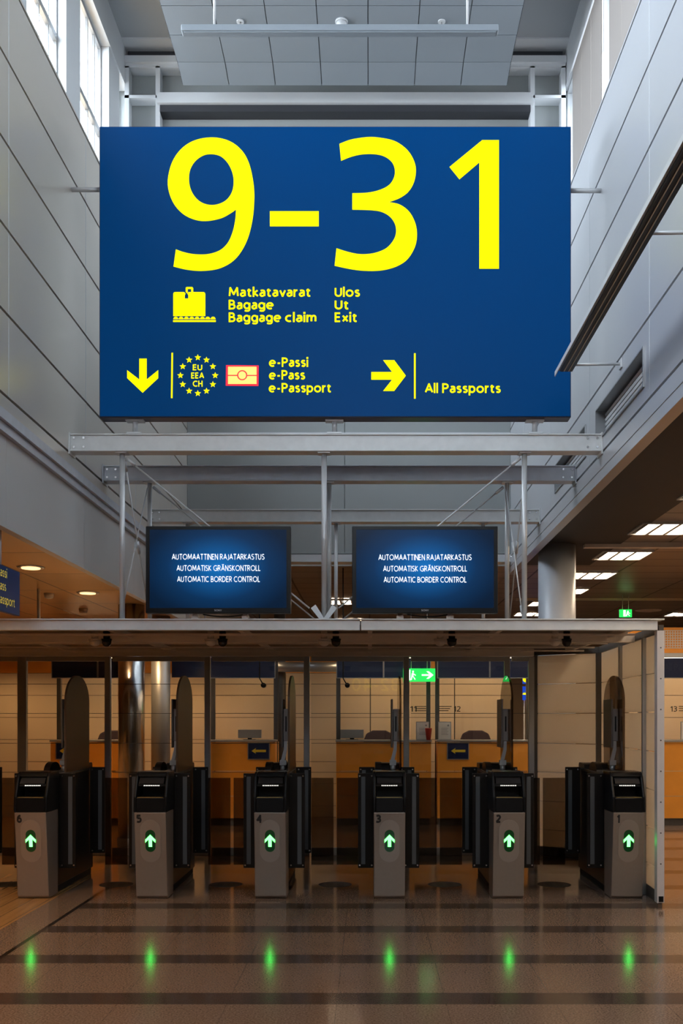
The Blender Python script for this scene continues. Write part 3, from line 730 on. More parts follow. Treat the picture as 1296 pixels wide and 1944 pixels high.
def stext(body, x0, x1, base, cap, material=M_yellow, parent=sign, Y=YS, pen=0.175):
    return text('lettering', body, (wx(x0, Y), Y - 0.002, wz(base, Y)), U, V, (x1 - x0) / F * Y, cap / F * Y, material, parent, pen)
for a in (('Matkatavarat', 434, 589, 564, 18.5), ('Bagage', 434, 519.5, 588, 18.5), ('Baggage', 434, 533.5, 612, 18.5), ('claim', 541, 600.5, 612, 18.5),
          ('Ulos', 635, 683, 564, 18.5), ('Ut', 635, 661, 588, 18.5), ('Exit', 635, 677, 612, 18.5),
          ('e-Passi', 510.5, 585, 697, 18), ('e-Pass', 510.5, 579, 721, 18), ('e-Passport', 510, 628, 745.5, 18), ('All Passports', 806, 950, 746.5, 18.5),
          ('EU', 366, 384, 703.5, 11.5), ('EEA', 363, 387.5, 719, 11.5), ('CH', 366, 384.5, 734.5, 11.5)):
    stext(*a)
px_shape('arrow_symbol', [z2([(120, 408), (158, 408), (158, 515), (217, 467), (217, 508), (137, 583), (58, 508), (58, 467), (120, 515)])], M_yellow)
px_shape('arrow_symbol', [zc([(113, 453), (192, 453), (158, 408), (200, 408), (244, 467), (200, 525), (158, 525), (192, 482), (113, 482)], 2, 648, 480)], M_yellow)
px_shape('divider_line', [[(325.5, 670), (328.5, 670), (327.5, 756), (324.5, 756)]], M_yellow)
px_shape('divider_line', [[(785.5, 671), (788.7, 671), (788.7, 757), (785.5, 757)]], M_yellow)
for k in range(12):
    a = math.radians(30 * k); cx, cy = 375.5 + 33 * math.sin(a), 713 - 34 * math.cos(a)
    px_shape('star_symbol', [[(cx + (6.2 if i % 2 == 0 else 2.7) * math.sin(math.radians(36 * i)), cy - (6.2 if i % 2 == 0 else 2.7) * math.cos(math.radians(36 * i))) for i in range(10)]], M_yellow)
px_shape('passport_symbol', [[(429, 693.5), (491, 694), (490.5, 733), (428.5, 732.5)]], M_red)
px_shape('passport_symbol', [[(433, 697), (487, 697), (487, 712.3), (469, 712.3)] + arc(459.8, 713, 9.8, 355, 185, 14) + [(433, 712.3)]], M_peach, lift=0.006)
px_shape('passport_symbol', [[(433, 729.5), (433, 714.6), (450.3, 714.6)] + arc(459.8, 713, 9.8, 170, 10, 14) + [(487, 714.6), (487, 729.5)]], M_peach, lift=0.006)
px_shape('passport_symbol', [arc(459.8, 713, 7.3, 0, 345, 23)], M_peach, lift=0.006)
BZ1, BZ0 = 3.91, 3.765          # steel beams, top and bottom
for p in (252, 634, 1018):
    b = MB(); x = sx(p); b.cyl((x, YS + 0.09, BZ1 + 0.012), (x, YS + 0.09, sz(792) + 0.01), 0.022, 14)
    b.box(x - 0.06, x + 0.06, YS + 0.03, YS + 0.15, BZ1 + 0.002, BZ1 + 0.013)
    b.box(x - 0.075, x + 0.075, YS + 0.05, YS + 0.13, sz(792) - 0.012, sz(792)); b.build('mounting_post', M_pole, sign)
b = MB(); b.cyl((XL + 0.005, YS + 0.1, sz(348)), (sx(189), YS + 0.1, sz(348)), 0.019, 12); b.build('wall_brace', M_pole, sign)
b = MB(); b.cyl((sx(1083), YS + 0.1, sz(350)), (XR - 0.005, YS + 0.1, sz(350)), 0.019, 12); b.build('wall_brace', M_pole, sign)

# ------------------------------------------------------------------ three cross beams and their posts
YR = [8.30, 9.34, 11.29]
PX = [wx(232, 8.30), wx(615, 8.30), wx(995, 8.30)]
CZ = 2.362                       # top of the canopy
beam_l = ['galvanised steel beam directly under the blue sign, nearest of three', 'darker steel cross beam behind the one under the sign, second of three', 'farthest steel cross beam, just above the two monitors']
for k, y in enumerate(YR):
    t = thing('steel_beam', beam_l[k], 'beam', ((XL + XR) / 2, y, BZ0), 'cross beams between the walls')
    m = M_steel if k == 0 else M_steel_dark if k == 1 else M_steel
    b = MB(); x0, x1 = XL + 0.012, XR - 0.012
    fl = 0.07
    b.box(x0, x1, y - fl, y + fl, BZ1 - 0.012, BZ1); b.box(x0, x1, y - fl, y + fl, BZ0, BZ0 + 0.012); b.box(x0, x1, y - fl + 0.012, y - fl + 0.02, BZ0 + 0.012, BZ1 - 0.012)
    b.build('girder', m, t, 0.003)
    for s in (0, 1):
        e = MB(); x = (x0 - 0.011) if s == 0 else x1
        e.box(x, x + 0.011, y - 0.085, y + 0.085, BZ0 - 0.025, BZ1 + 0.008); ep = e.build('end_plate', m, t)
        q = MB()
        for dx in (0.03, 0.11):
            for z in (BZ0 + 0.035, BZ1 - 0.035):
                xx = x0 + dx if s == 0 else x1 - dx
                q.cyl((xx, y - fl + 0.004, z), (xx, y - fl + 0.012, z), 0.010, 8)
        q.build('bolt', M_bolt, t)
side = ['left', 'middle', 'right']; rown = ['under the nearest beam', 'under the second beam', 'under the farthest beam']
for k, y in enumerate(YR):
    for i, x in enumerate(PX):
        t = thing('support_post', '%s round steel post rising from the canopy %s' % (side[i], rown[k]), 'post', (x, y, CZ), 'posts between canopy and beams')
        b = MB(); b.cyl((x, y, CZ + 0.012), (x, y, BZ0 - 0.008), 0.0225 if k == 0 else 0.021, 16); b.build('tube', M_pole, t)
        b = MB(); b.box(x - 0.055, x + 0.055, y - 0.055, y + 0.055, CZ + 0.001, CZ + 0.012); b.build('foot_plate', M_pole, t)
        b = MB(); b.box(x - 0.05, x + 0.05, y - 0.05, y + 0.05, BZ0 - 0.009, BZ0 - 0.001); b.build('cap_plate', M_pole, t)
        if i == 1 and k < 2:
            b = MB(); b.prism([(x - 0.11, CZ + 0.10), (x - 0.07, CZ + 0.13), (x, CZ + 0.02), (x + 0.07, CZ + 0.13), (x + 0.11, CZ + 0.10), (x + 0.04, CZ + 0.012), (x - 0.04, CZ + 0.012)], 'Y', y - 0.036, y - 0.030); b.build('gusset', M_pole, t)
def rod(name, a, c, r, label, group, turn=False):
    t = thing(name, label, 'tie rod', a, group)
    b = MB(); b.cyl(a, c, r, 8); b.build('rod', M_pole, t)
    va, vc = Vector(a), Vector(c); d = (vc - va).normalized()
    b = MB(); b.cyl(va, va + d * 0.09, r * 2.0, 8); b.build('end_fitting', M_pole, t)
    if turn:
        mpt = va.lerp(vc, 0.5); b = MB(); b.cyl(mpt - d * 0.06, mpt + d * 0.06, r * 2.2, 8); b.build('turnbuckle', M_pole, t)
for k in (0, 1):
    y = YR[k]
    w = 'nearest' if k == 0 else 'second'
    rod('tie_rod', (PX[0] + 0.04, y - 0.03, BZ0 - 0.05), (PX[1] - 0.122, y - 0.03, CZ + 0.10), 0.007, 'diagonal tie rod falling from the left post to the middle post under the %s beam' % w, 'diagonal tie rods')
    rod('tie_rod', (PX[2] - 0.04, y - 0.03, BZ0 - 0.05), (PX[1] + 0.122, y - 0.03, CZ + 0.10), 0.007, 'diagonal tie rod falling from the right post to the middle post under the %s beam' % w, 'diagonal tie rods')
for i, sd in ((0, 'left'), (2, 'right')):
    for flip in (0, 1):
        za, zc_ = (BZ0 - 0.06, CZ + 0.06) if flip else (CZ + 0.06, BZ0 - 0.06)
        x = PX[i] + (0.015 if flip else -0.015)
        rod('tie_rod', (x, YR[0] + 0.03, za), (x, YR[1] - 0.03, zc_), 0.006,
            'crossed wire brace on the %s, %s from the nearest post to the second post' % (sd, 'falling' if flip else 'rising'), 'crossed wire braces', True)

# ------------------------------------------------------------------ right-hand wall: louvres, trough, strut
for k, (a, c) in enumerate(vents):
    t = thing('wall_louvre', 'recessed ventilation louvre in the right wall, ' + ('the nearer, larger one' if k == 0 else 'farther, partly behind the beam ends'), 'vent', (XR + 0.06, (a + c) / 2, VZ0), 'louvres in the right wall')
    b = MB(); x0, x1 = XR - 0.012, XR + 0.125
    b.box(x0, x1, a + 0.001, a + 0.014, VZ0 + 0.001, VZ1 - 0.001); b.box(x0, x1, c - 0.014, c - 0.001, VZ0 + 0.001, VZ1 - 0.001)
    b.box(x0, x1, a + 0.014, c - 0.014, VZ0 + 0.001, VZ0 + 0.013); b.box(x0, x1, a + 0.014, c - 0.014, VZ1 - 0.013, VZ1 - 0.001)
    b.build('frame', M_greyalu, t)
    for q in range(6):
        z = VZ0 + 0.03 + q * 0.04
        b = MB(); b.prism([(XR + 0.070, z + 0.024), (XR + 0.066, z + 0.020), (XR + 0.074, z), (XR + 0.086, z)], 'Y', a + 0.014, c - 0.014); b.build('slat', M_white, t)
t = thing('light_trough', 'long dark light trough held off the right wall by thin arms', 'lamp', (1.53, 5.0, 4.25))
b = MB(); b.prism([(1.48, 4.25), (1.585, 4.25), (1.585, 4.275), (1.56, 4.31), (1.48, 4.29)], 'Y', 0.5, 7.72); b.build('housing', M_greyalu, t)
b = MB(); b.box(1.487, 1.58, 0.52, 7.70, 4.238, 4.2495); b.build('underside', M_black, t)
b = MB(); b.box(1.51, 1.516, 0.55, 7.68, 4.232, 4.2375); b.box(1.545, 1.551, 0.55, 7.68, 4.232, 4.2375); b.build('groove_line', M_warmtop, t)
b = MB(); b.prism([(1.473, 4.256), (1.479, 4.256), (1.479, 4.292), (1.473, 4.292)], 'Y', 0.5, 7.86); b.build('reflector_plate', M_white, t)
for y in (7.62, 5.55, 3.48):
    b = MB(); b.cyl((1.587, y, 4.265), (XR - 0.012, y, 4.27), 0.011, 10)
    b.box(XR - 0.012, XR - 0.002, y - 0.035, y + 0.035, 4.235, 4.305); b.build('wall_arm', M_pole, t)

# columns
def column(name, label, x, y, r, z1, m):
    t = thing(name, label, 'column', (x, y, 0))
    b = MB(); b.cyl((x, y, 0.12), (x, y, z1), r, 40); b.build('shaft', m, t)
    b = MB(); b.lathe([(r + 0.012, 0.001), (r + 0.012, 0.11), (r + 0.001, 0.119)], (x, y, 0), 40); b.build('base_ring', M_steel_dark, t)
column('round_column', 'thick round grey column in the right hall beside the monitors', 2.29, 12.07, 0.225, 3.655, M_colgrey)
column('round_column', 'polished steel column behind gates 5 and 6', -2.84, 11.85, 0.155, 2.895, M_chrome)
column('round_column', 'slimmer grey steel column right of the polished one', wx(305, 13.2), 13.2, 0.125, 2.895, mat('dull_steel', (0.40, 0.41, 0.42), 0.38, 0.5))

# ================================================================== CANOPY AND ENCLOSURE
CXL, CXR = -4.9, wx(1246, 8.14)
YC0, YC1 = 8.09, 11.30
t = thing('gate_canopy', 'long low metal canopy roof over the row of border gates', 'canopy', ((CXL + CXR) / 2, 9.7, 2.2))
xj = wx(684, 8.1)
for a, c in ((CXL, xj - 0.004), (xj + 0.004, CXR)):
    b = MB(); b.box(a, c, YC0 + 0.02, YC0 + 0.032, 2.265, 2.345); b.box(a, c + (0.05 if c == CXR else 0), YC0, YC0 + 0.14, 2.346, 2.358)
    b.box(a, c, YC0 + 0.033, YC0 + 0.10, 2.265, 2.275); b.build('front_beam', M_steel, t, 0.002)
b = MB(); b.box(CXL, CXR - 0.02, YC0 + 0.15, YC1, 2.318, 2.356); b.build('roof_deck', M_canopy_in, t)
b = MB(); b.box(CXL, 2.42, 9.02, 9.10, 2.235, 2.316); b.build('second_beam', M_canopy, t)
b = MB(); b.box(CXL, 1.84, YC1 - 0.26, YC1 - 0.16, 2.235, 2.316); b.build('rear_beam', M_canopy, t)
for i in range(7):
    x = -4.35 + 1.09 * i + 0.0
    if x > 2.2: continue
    b = MB(); b.box(x - 0.02, x + 0.02, YC0 + 0.16, 9.015, 2.275, 2.316); b.box(x - 0.02, x + 0.02, 9.105, YC1 - 0.27, 2.275, 2.316); b.build('ceiling_bar', M_canopy, t)
for y in (8.55, 9.55, 10.1, 10.6):
    b = MB(); b.box(CXL, 2.3, y - 0.012, y + 0.012, 2.255, 2.272); b.build('cable_tray', M_canopy, t)

b = MB()
tt = thing('security_dome', 'x', 'camera')   # prototype of the black domes
lanes = [2.205 - 1.015 * (i + 0.5) for i in range(6)]
lane_n = ['between gates 1 and 2', 'between gates 2 and 3', 'between gates 3 and 4', 'between gates 4 and 5', 'between gates 5 and 6', 'left of gate 6']
YD = 8.82
bpy.data.objects.remove(tt)
b.bm.free()
sd0 = wd0 = None
for i in range(5):
    x = wx([1053, 835, 615, 400, 180][i], YD); xb = x + 0.105
    if sd0 is None:
        wd0 = thing('detector_dome', 'white detector dome under the canopy over the lane ' + lane_n[i], 'detector', (x, YD, 2.19), 'white domes under the canopy')
        m = MB(); m.lathe([(0.015, -0.05), (0.035, -0.042), (0.049, -0.022), (0.053, 0.0)], (x, YD, 2.236), 24); m.build('dome', M_domew, wd0)
        m = MB(); m.lathe([(0.056, 0.001), (0.056, 0.012)], (x, YD, 2.236), 24); m.cyl((x, YD, 2.248), (x, YD, 2.317), 0.03, 12); m.build('mount', M_canopy, wd0)
        sd0 = thing('security_camera', 'black camera dome under the canopy over the lane ' + lane_n[i], 'camera', (xb, YD, 2.18), 'black camera domes under the canopy')
        m = MB(); m.lathe([(0.012, -0.056), (0.03, -0.046), (0.041, -0.024), (0.042, 0.0)], (xb, YD, 2.236), 24); m.build('dome', M_gloss, sd0)
        m = MB(); m.lathe([(0.045, 0.001), (0.045, 0.014)], (xb, YD, 2.236), 24); m.cyl((xb, YD, 2.250), (xb, YD, 2.317), 0.03, 12); m.build('mount', M_black, sd0)
    else:
        copy_tree(wd0, (x, YD, 2.19), 'white detector dome under the canopy over the lane ' + lane_n[i])
        copy_tree(sd0, (xb, YD, 2.18), 'black camera dome under the canopy over the lane ' + lane_n[i])

# rear glass partition
YG = 11.12
t = thing('glass_partition', 'clear glass partition behind the gates with slim grey posts', 'partition', (-1.5, YG, 0))
gp = [CXL, wx(43, YG), wx(205, YG), wx(394, YG), wx(582, YG), wx(771, YG), wx(962, YG), 1.82]
for i, x in enumerate(gp):
    b = MB(); w = 0.032 if i != 1 else 0.05
    b.box(x - w, x + w, YG - 0.03, YG + 0.03, 0.001, 2.232); b.build('post', M_greyalu, t, 0.004)
for a, c in zip(gp, gp[1:]):
    b = MB(); b.box(a + 0.051, c - 0.033, YG - 0.004, YG + 0.004, 0.09, 2.18); b.build('pane', M_glass, t)
    b = MB(); b.box(a + 0.051, c - 0.033, YG - 0.02, YG + 0.02, 2.181, 2.232); b.box(a + 0.051, c - 0.033, YG - 0.02, YG + 0.02, 0.002, 0.089); b.build('rail', M_greyalu, t)
    b = MB()
    for z in (1.925, 1.595, 1.26, 0.935): b.box(a + 0.051, c - 0.033, YG - 0.006, YG - 0.0045, z - 0.003, z + 0.003)
    b.build('joint_line', M_postdark, t)

# beige side screen at right
t = thing('side_screen', 'beige panelled side screen closing the canopy at right of gate 1', 'screen', (2.4, 9.6, 0))
pa, pb, pc = (1.86, 11.20), (2.50, 10.72), (2.40, 8.20)     # plan of the screen
zs = [0.10, 0.29, 0.61, 0.935, 1.26, 1.595, 1.925, 2.248]
def wall_panel(p, q, z0, z1, th=0.03):
    p, q = Vector((p[0], p[1], 0)), Vector((q[0], q[1], 0)); d = (q - p).normalized(); nrm = Vector((-d.y, d.x, 0)) * th
    return [(p.x, p.y), (q.x, q.y), (q.x + nrm.x, q.y + nrm.y), (p.x + nrm.x, p.y + nrm.y)]
sy = [10.66, 10.72 - 0.83, 10.72 - 1.60, 8.25]
segs = [((1.90, 11.17), (2.46, 10.75))]
def xs_at(y): return pb[0] + (pc[0] - pb[0]) * (pb[1] - y) / (pb[1] - pc[1])
ycut = [10.66, YC0 and 8.14 * 550 / (1172 - 700) * (xs_at(9.6) / 2.38), None]
yp = [wy for wy in (10.66, 9.62, 8.66, 8.21)]
for a, c in zip(yp, yp[1:]): segs.append(((xs_at(a), a - 0.02), (xs_at(c), c + 0.02)))
for p, q in segs:
    b = MB()
    for z0, z1 in zip(zs, zs[1:]): b.prism(wall_panel(p, q, 0, 0), 'Z', z0 + 0.004, z1 - 0.004)
    b.build('panel', M_beige, t)
    b = MB(); b.prism(wall_panel(p, q, 0, 0, 0.035), 'Z', 0.002, 0.10); b.build('kick_plate', M_postdark, t)
for x, y, w, m in ((1.875, 11.19, 0.03, M_postdark), (2.49, 10.70, 0.028, M_postdark), (xs_at(9.62) - 0.0, 9.62, 0.022, M_greyalu), (xs_at(8.66) - 0.0, 8.66, 0.022, M_greyalu)):
    b = MB(); b.box(x - w - 0.01, x + w, y - 0.018, y + 0.018, 0.002, 2.25); b.build('post', m, t, 0.003)
b = MB(); b.prism([(1.86, 11.19), (2.49, 10.72), (2.40, 8.20), (2.44, 8.20), (2.54, 10.75), (1.88, 11.24)], 'Z', 2.251, 2.316); b.build('top_rail', M_postdark, t)
xe0, xe1 = wx(1246.5, 8.12), wx(1260, 8.12)
b = MB(); b.box(xe0, xe1, 8.112, 8.124, 0.03, 2.262); b.box(xe0, xe0 + 0.012, 8.125, 8.19, 0.03, 2.262); b.build('front_flange', M_whitealu, t)
b = MB()
for k in range(8): b.cyl(((xe0 + xe1) / 2, 8.108, 0.35 + 0.253 * k), ((xe0 + xe1) / 2, 8.1115, 0.35 + 0.253 * k), 0.006, 10)
b.build('screw', M_strip, t)
b = MB(); b.box(xe0 + 0.012, xe1 - 0.01, 8.1035, 8.1115, 0.04, 0.085); b.build('foot_cap', M_black, t)

# ================================================================== BORDER GATES
def make_gate(X, label):
    t = thing('border_gate', label, 'border gate', (X, 9.2, 0), 'automatic border gates')
    W = 0.134
    # stainless pedestal, leaning a little towards the traveller
    b = MB(); b.prism([(8.47, 0.025), (8.49, 0.003), (8.72, 0.003), (8.72, 0.745), (8.392, 0.745)], 'X', X - W, X + W); b.build('pedestal', M_brushed, t, 0.006)
    def yf(z): return 8.47 - (z - 0.025) * (0.078 / 0.72)      # face of the pedestal at height z
    def face_shape(name, loop, material, lift, thick, parent=t):
        sl = 0.078 / 0.72; v = Vector((0, -sl, 1)).normalized(); u = Vector((1, 0, 0)); nn = u.cross(v)
        k = math.sqrt(1 + sl * sl)
        org = Vector((X, yf(0), 0)) + nn * (lift + thick / 2)
        me = shape2d([[(x, z * k) for x, z in lp] for lp in loop], thick / 2)
        me.transform(frame_matrix(org, u, v, 1, 1, 1)); return link_mesh(name, me, material, parent)
    def pill(cz, w, h, n=10):
        r = w / 2; return [(r * math.cos(math.radians(a)), cz + h / 2 - r + r * math.sin(math.radians(a))) for a in [180 * i / n for i in range(n + 1)]] + \
               [(r * math.cos(math.radians(a)), cz - h / 2 + r + r * math.sin(math.radians(a))) for a in [180 + 180 * i / n for i in range(n + 1)]]
    face_shape('arrow_plate', [pill(0.50, 0.172, 0.365)], M_brushed2, 0.0005, 0.005).modifiers.new('bevel', 'BEVEL').width = 0.002
    w = face_shape('arrow_window', [pill(0.502, 0.084, 0.19)], M_pill, 0.006, 0.003)
    ar = [(0.000, 0.557), (0.043, 0.513), (0.043, 0.487), (0.014, 0.515), (0.014, 0.452), (-0.014, 0.452), (-0.014, 0.515), (-0.043, 0.487), (-0.043, 0.513)]
    face_shape('arrow_light', [[(x, z) for x, z in ar]], M_green, 0.0095, 0.002, w)
    # black reader head with a hooded opening
    H = 0.14
    prof = [(8.388, 0.746), (8.396, 0.875), (8.47, 1.045), (8.492, 1.072), (8.52, 1.083), (8.74, 1.083), (8.74, 0.746)]
    b = MB()
    for s in (-1, 1): b.prism(prof, 'X', X + s * H - s * 0.0, X + s * (H - 0.022))
    b.prism([(8.388, 0.746), (8.3955, 0.868), (8.60, 0.868), (8.60, 0.746)], 'X', X - H + 0.022, X + H - 0.022)
    b.prism([(8.47, 1.045), (8.492, 1.072), (8.52, 1.083), (8.74, 1.083), (8.74, 1.05), (8.53, 1.05)], 'X', X - H + 0.022, X + H - 0.022)
    b.box(X - H + 0.022, X + H - 0.022, 8.60, 8.74, 0.746, 1.049)
    hd = b.build('reader_head', M_black, t, 0.006)
    b = MB(); b.prism([(8.44, 0.985), (8.50, 1.046), (8.505, 1.043), (8.445, 0.981)], 'X', X - 0.105, X + 0.105); b.build('display', M_gloss, hd)
    b = MB(); b.box(X - 0.112, X + 0.112, 8.46, 8.595, 0.962, 0.978); b.build('light_shelf', M_blackmatt, hd)
    b = MB()
    for k in range(9):
        x = X - 0.062 + 0.0155 * k; b.cyl((x, 8.454, 0.968), (x, 8.4595, 0.968), 0.0042, 8)
    b.build('led_row', M_led, hd)
    b = MB(); b.box(X - 0.108, X + 0.108, 8.398, 8.42, 0.8685, 0.874); b.build('tray_lip', M_lip, hd)
    # long cabinet
    b = MB(); b.box(X - 0.118, X + 0.118, 8.741, 9.88, 0.06, 1.035); b.build('cabinet', M_dark, t, 0.006)
    b = MB(); b.box(X - 0.105, X + 0.105, 8.75, 9.86, 0.003, 0.06); b.build('plinth', M_blackmatt, t)
    b = MB(); b.box(X - 0.122, X + 0.122, 8.742, 9.885, 1.036, 1.050); b.build('top_plate', M_strip, t, 0.003)
    b = MB(); b.prism([(9.25 + 0.16 * math.cos(a), 1.051 + 0.085 * math.sin(a)) for a in [PI * i / 14 for i in range(15)]], 'X', X - 0.115, X - 0.06); b.build('hinge_cover', M_dark, t)
    b = MB(); b.prism([(9.60, 1.051), (9.62, 1.092), (9.65, 1.105), (9.86, 1.105), (9.88, 1.085), (9.88, 1.051)], 'X', X - 0.115, X + 0.115); b.build('rear_housing', M_dark, t, 0.006)
    # wings each side, front and rear
    for y, zt_ in ((8.78, 1.055), (9.75, 1.062)):
        for s in (-1, 1):
            a, c = sorted((X + s * 0.123, X + s * 0.272))
            b = MB(); b.box(a, c, y, y + 0.014, 0.215, zt_); wg = b.build('wing', M_dark, t, 0.003)
            q = MB(); xo = X + s * 0.225; q.box(xo - 0.018, xo + 0.018, y - 0.006, y - 0.0005, 0.25, zt_ - 0.03); q.build('edge_strip', M_strip, wg)
            q = MB()
            for xx in (X + s * 0.150, X + s * 0.256):
                for z in (0.24, zt_ - 0.024): q.cyl((xx, y - 0.007, z), (xx, y - 0.0005, z), 0.0075, 10)
            q.build('bolt', M_bolt, wg)
    # smoked door leaves closing the lane at the rear
    for s in (-1, 1):
        a, c = sorted((X + s * 0.274, X + s * 0.492))
        b = MB(); b.box(a, c, 9.752, 9.762, 0.10, 0.955); b.build('door_leaf', M_smoke, t)
    # tall round-topped bronze panel along the cabinet
    yc, R_ = 9.37, 0.37
    pts = [(yc - R_, 1.051), (yc + R_, 1.051)] + [(yc + R_ * math.cos(a), 1.70 + 0.245 * math.sin(a)) for a in [PI * i / 20 for i in range(21)]]
    px = X + 0.112
    b = MB(); b.prism(pts, 'X', px - 0.009, px + 0.009); b.build('divider_panel', M_smokepanel, t)
    # face camera unit on its bent arm, in front of the panel
    xc = px - 0.065; y0 = 9.17
    b = MB(); b.cyl((xc, y0, 1.051), (xc, y0, 1.11), 0.024, 16); b.box(xc - 0.03, xc + 0.03, y0 - 0.03, y0 + 0.03, 1.11, 1.155); b.build('camera_foot', M_greyalu, t)
    b = MB(); b.prism([(xc - 0.02, 1.155), (xc + 0.014, 1.155), (xc + 0.036, 1.25), (xc + 0.036, 1.3295), (xc + 0.008, 1.3295), (xc + 0.006, 1.255)], 'Y', y0 - 0.014, y0 + 0.014); b.build('camera_arm', M_greyalu, t)
    b = MB(); b.box(xc - 0.016, xc, y0 - 0.03, y0 + 0.28, 1.27, 1.72); cu = b.build('camera_backplate', M_device, t, 0.004)
    b = MB(); b.box(xc + 0.001, xc + 0.052, y0 - 0.015, y0 + 0.2, 1.33, 1.63); b.build('camera_body', M_device2, cu, 0.008)
    b = MB(); b.box(xc + 0.020, xc + 0.034, y0 - 0.0175, y0 - 0.0152, 1.42, 1.56); b.build('camera_slot', M_black, cu)
    return t
GX = [2.205 - 1.015 * i for i in range(7)]
gl = ['border gate numbered 1 at the right beside the beige screen', 'border gate numbered 2, second from the right', 'border gate numbered 3, under the right monitor',
      'border gate numbered 4, under the left monitor', 'border gate numbered 5 in front of the shiny column', 'border gate numbered 6 at far left', 'border gate cut off by the left edge of the photo']
g0 = make_gate(GX[0], gl[0])
gates = [g0] + [copy_tree(g0, (x, 9.2, 0), l) for x, l in zip(GX[1:], gl[1:])]
for gt in gates[3:]:      # the left-hand gates carry solid bronze sheets
    for ch in gt.children:
        if ch.name.startswith('divider_panel'): ch.material_slots[0].link = 'OBJECT'; ch.material_slots[0].material = M_bronze
# gate 1 stands against the side screen: nothing on that flank
for ch in list(g0.children):
    if ch.name.split('.')[0] in ('wing', 'door_leaf') and min(v.co.x for v in ch.data.vertices) > 0.1:
        for sub in list(ch.children): bpy.data.objects.remove(sub)
        bpy.data.objects.remove(ch)
sl_ = 0.078 / 0.72; vv = Vector((0, -sl_, 1)).normalized()
for i, gt in enumerate(gates[:6]):
    z = 0.655; y = 8.47 - (z - 0.025) * sl_
    w = 0.044 if i else 0.026
    text('number', str(i + 1), (GX[i] - 0.115 + (0.012 if i == 0 else 0), y - 0.0012, z), (1, 0, 0), vv, w, 0.072, M_num, gt, 0.25, 0.0008)

# footprint stickers on the floor, one per lane
for i in range(6):
    x, y = lanes[i] + 0.02, 9.19
    t = thing('floor_sticker', 'round dark footprint sticker on the floor of the lane ' + lane_n[i], 'sticker', (x, y, 0.0005), 'footprint stickers')
    b = MB(); b.lathe([(0.155, 0.0006), (0.155, 0.0012)], (x, y, 0), 36); b.build('disc', M_decal, t)
    b = MB(); b.lathe([(0.135, 0.0014), (0.135, 0.0018)], (x, y, 0), 36); b.build('inner_disc', M_decal2, t)
    for s in (-1, 1):
        b = MB(); b.prism([(x + s * 0.05 + 0.034 * math.cos(a), y + 0.09 * math.sin(a)) for a in [2 * PI * k / 16 for k in range(16)]], 'Z', 0.002, 0.0024); b.build('footprint', M_decal, t)

# ================================================================== MONITORS
def monitor(x0, x1, lines, label):
    Y = 8.03; yt, yb_ = 998.5, 1164
    t = thing('wall_monitor', label, 'monitor', (wx((x0 + x1) / 2, Y), Y + 0.1, CZ), 'monitors on the canopy')
    X0, X1, Z0, Z1 = wx(x0, Y), wx(x1, Y), wz(yb_, Y), wz(yt, Y)
    b = MB(); b.box(X0, X1, Y + 0.006, Y + 0.075, Z0, Z1); b.box(X0 + 0.12, X1 - 0.12, Y + 0.076, Y + 0.12, Z0 + 0.1, Z1 - 0.1); b.build('casing', M_black, t, 0.006)
    b = MB(); bt = 0.034
    b.box(X0 + 0.004, X0 + bt, Y, Y + 0.0055, Z0 + 0.004, Z1 - 0.004); b.box(X1 - bt, X1 - 0.004, Y, Y + 0.0055, Z0 + 0.004, Z1 - 0.004)
    b.box(X0 + bt, X1 - bt, Y, Y + 0.0055, Z0 + 0.004, Z0 + 0.042); b.box(X0 + bt, X1 - bt, Y, Y + 0.0055, Z1 - 0.03, Z1 - 0.004); b.build('bezel', M_black, t)
    b = MB(); b.box(X0 + bt, X1 - bt, Y + 0.002, Y + 0.0058, Z0 + 0.042, Z1 - 0.03); sc = b.build('screen', M_screen, t)
    for s_, a, c, base in lines:
        text('lettering', s_, (wx(a, Y), Y + 0.0005, wz(base, Y)), U, V, (c - a) / F * Y, 11.0 / F * Y, M_scrtext, sc, 0.145, 0.0008)
    mid = (X0 + X1) / 2
    text('bezel_logo', 'SONY', (mid - 0.03, Y - 0.0006, Z0 + 0.016), U, V, 0.06, 0.014, M_logo, t, 0.2, 0.0004)
    for dx in (-0.20, 0.21):
        q = MB(); q.box(mid + dx - 0.028, mid + dx + 0.028, 8.100, 8.16, CZ - 0.003, CZ + 0.022); q.box(mid + dx - 0.02, mid + dx + 0.02, 8.115, 8.145, CZ + 0.022, Z0 + 0.10); q.build('clamp', M_domew, t)
    q = MB(); q.tube([(mid - 0.14 + 0.07 * k, 8.14, Z0 - 0.0 - 0.018 * math.sin(PI * k / 5)) for k in range(6)], 0.005, 6); q.build('cable', M_black, t)
monitor(276, 551.5, [('AUTOMAATTINEN RAJATARKASTUS', 326, 502, 1062.5), ('AUTOMATISK GRÄNSKONTROLL', 335, 494, 1084), ('AUTOMATIC BORDER CONTROL', 336, 493, 1105)],
        'left black flat monitor with blue screen reading automatic border control')
monitor(668, 945, [('AUTOMAATTINEN RAJATARKASTUS', 718, 895, 1063.5), ('AUTOMATISK GRÄNSKONTROLL', 727, 886, 1085), ('AUTOMATIC BORDER CONTROL', 728, 885, 1106)],
        'right black flat monitor with blue screen reading automatic border control')

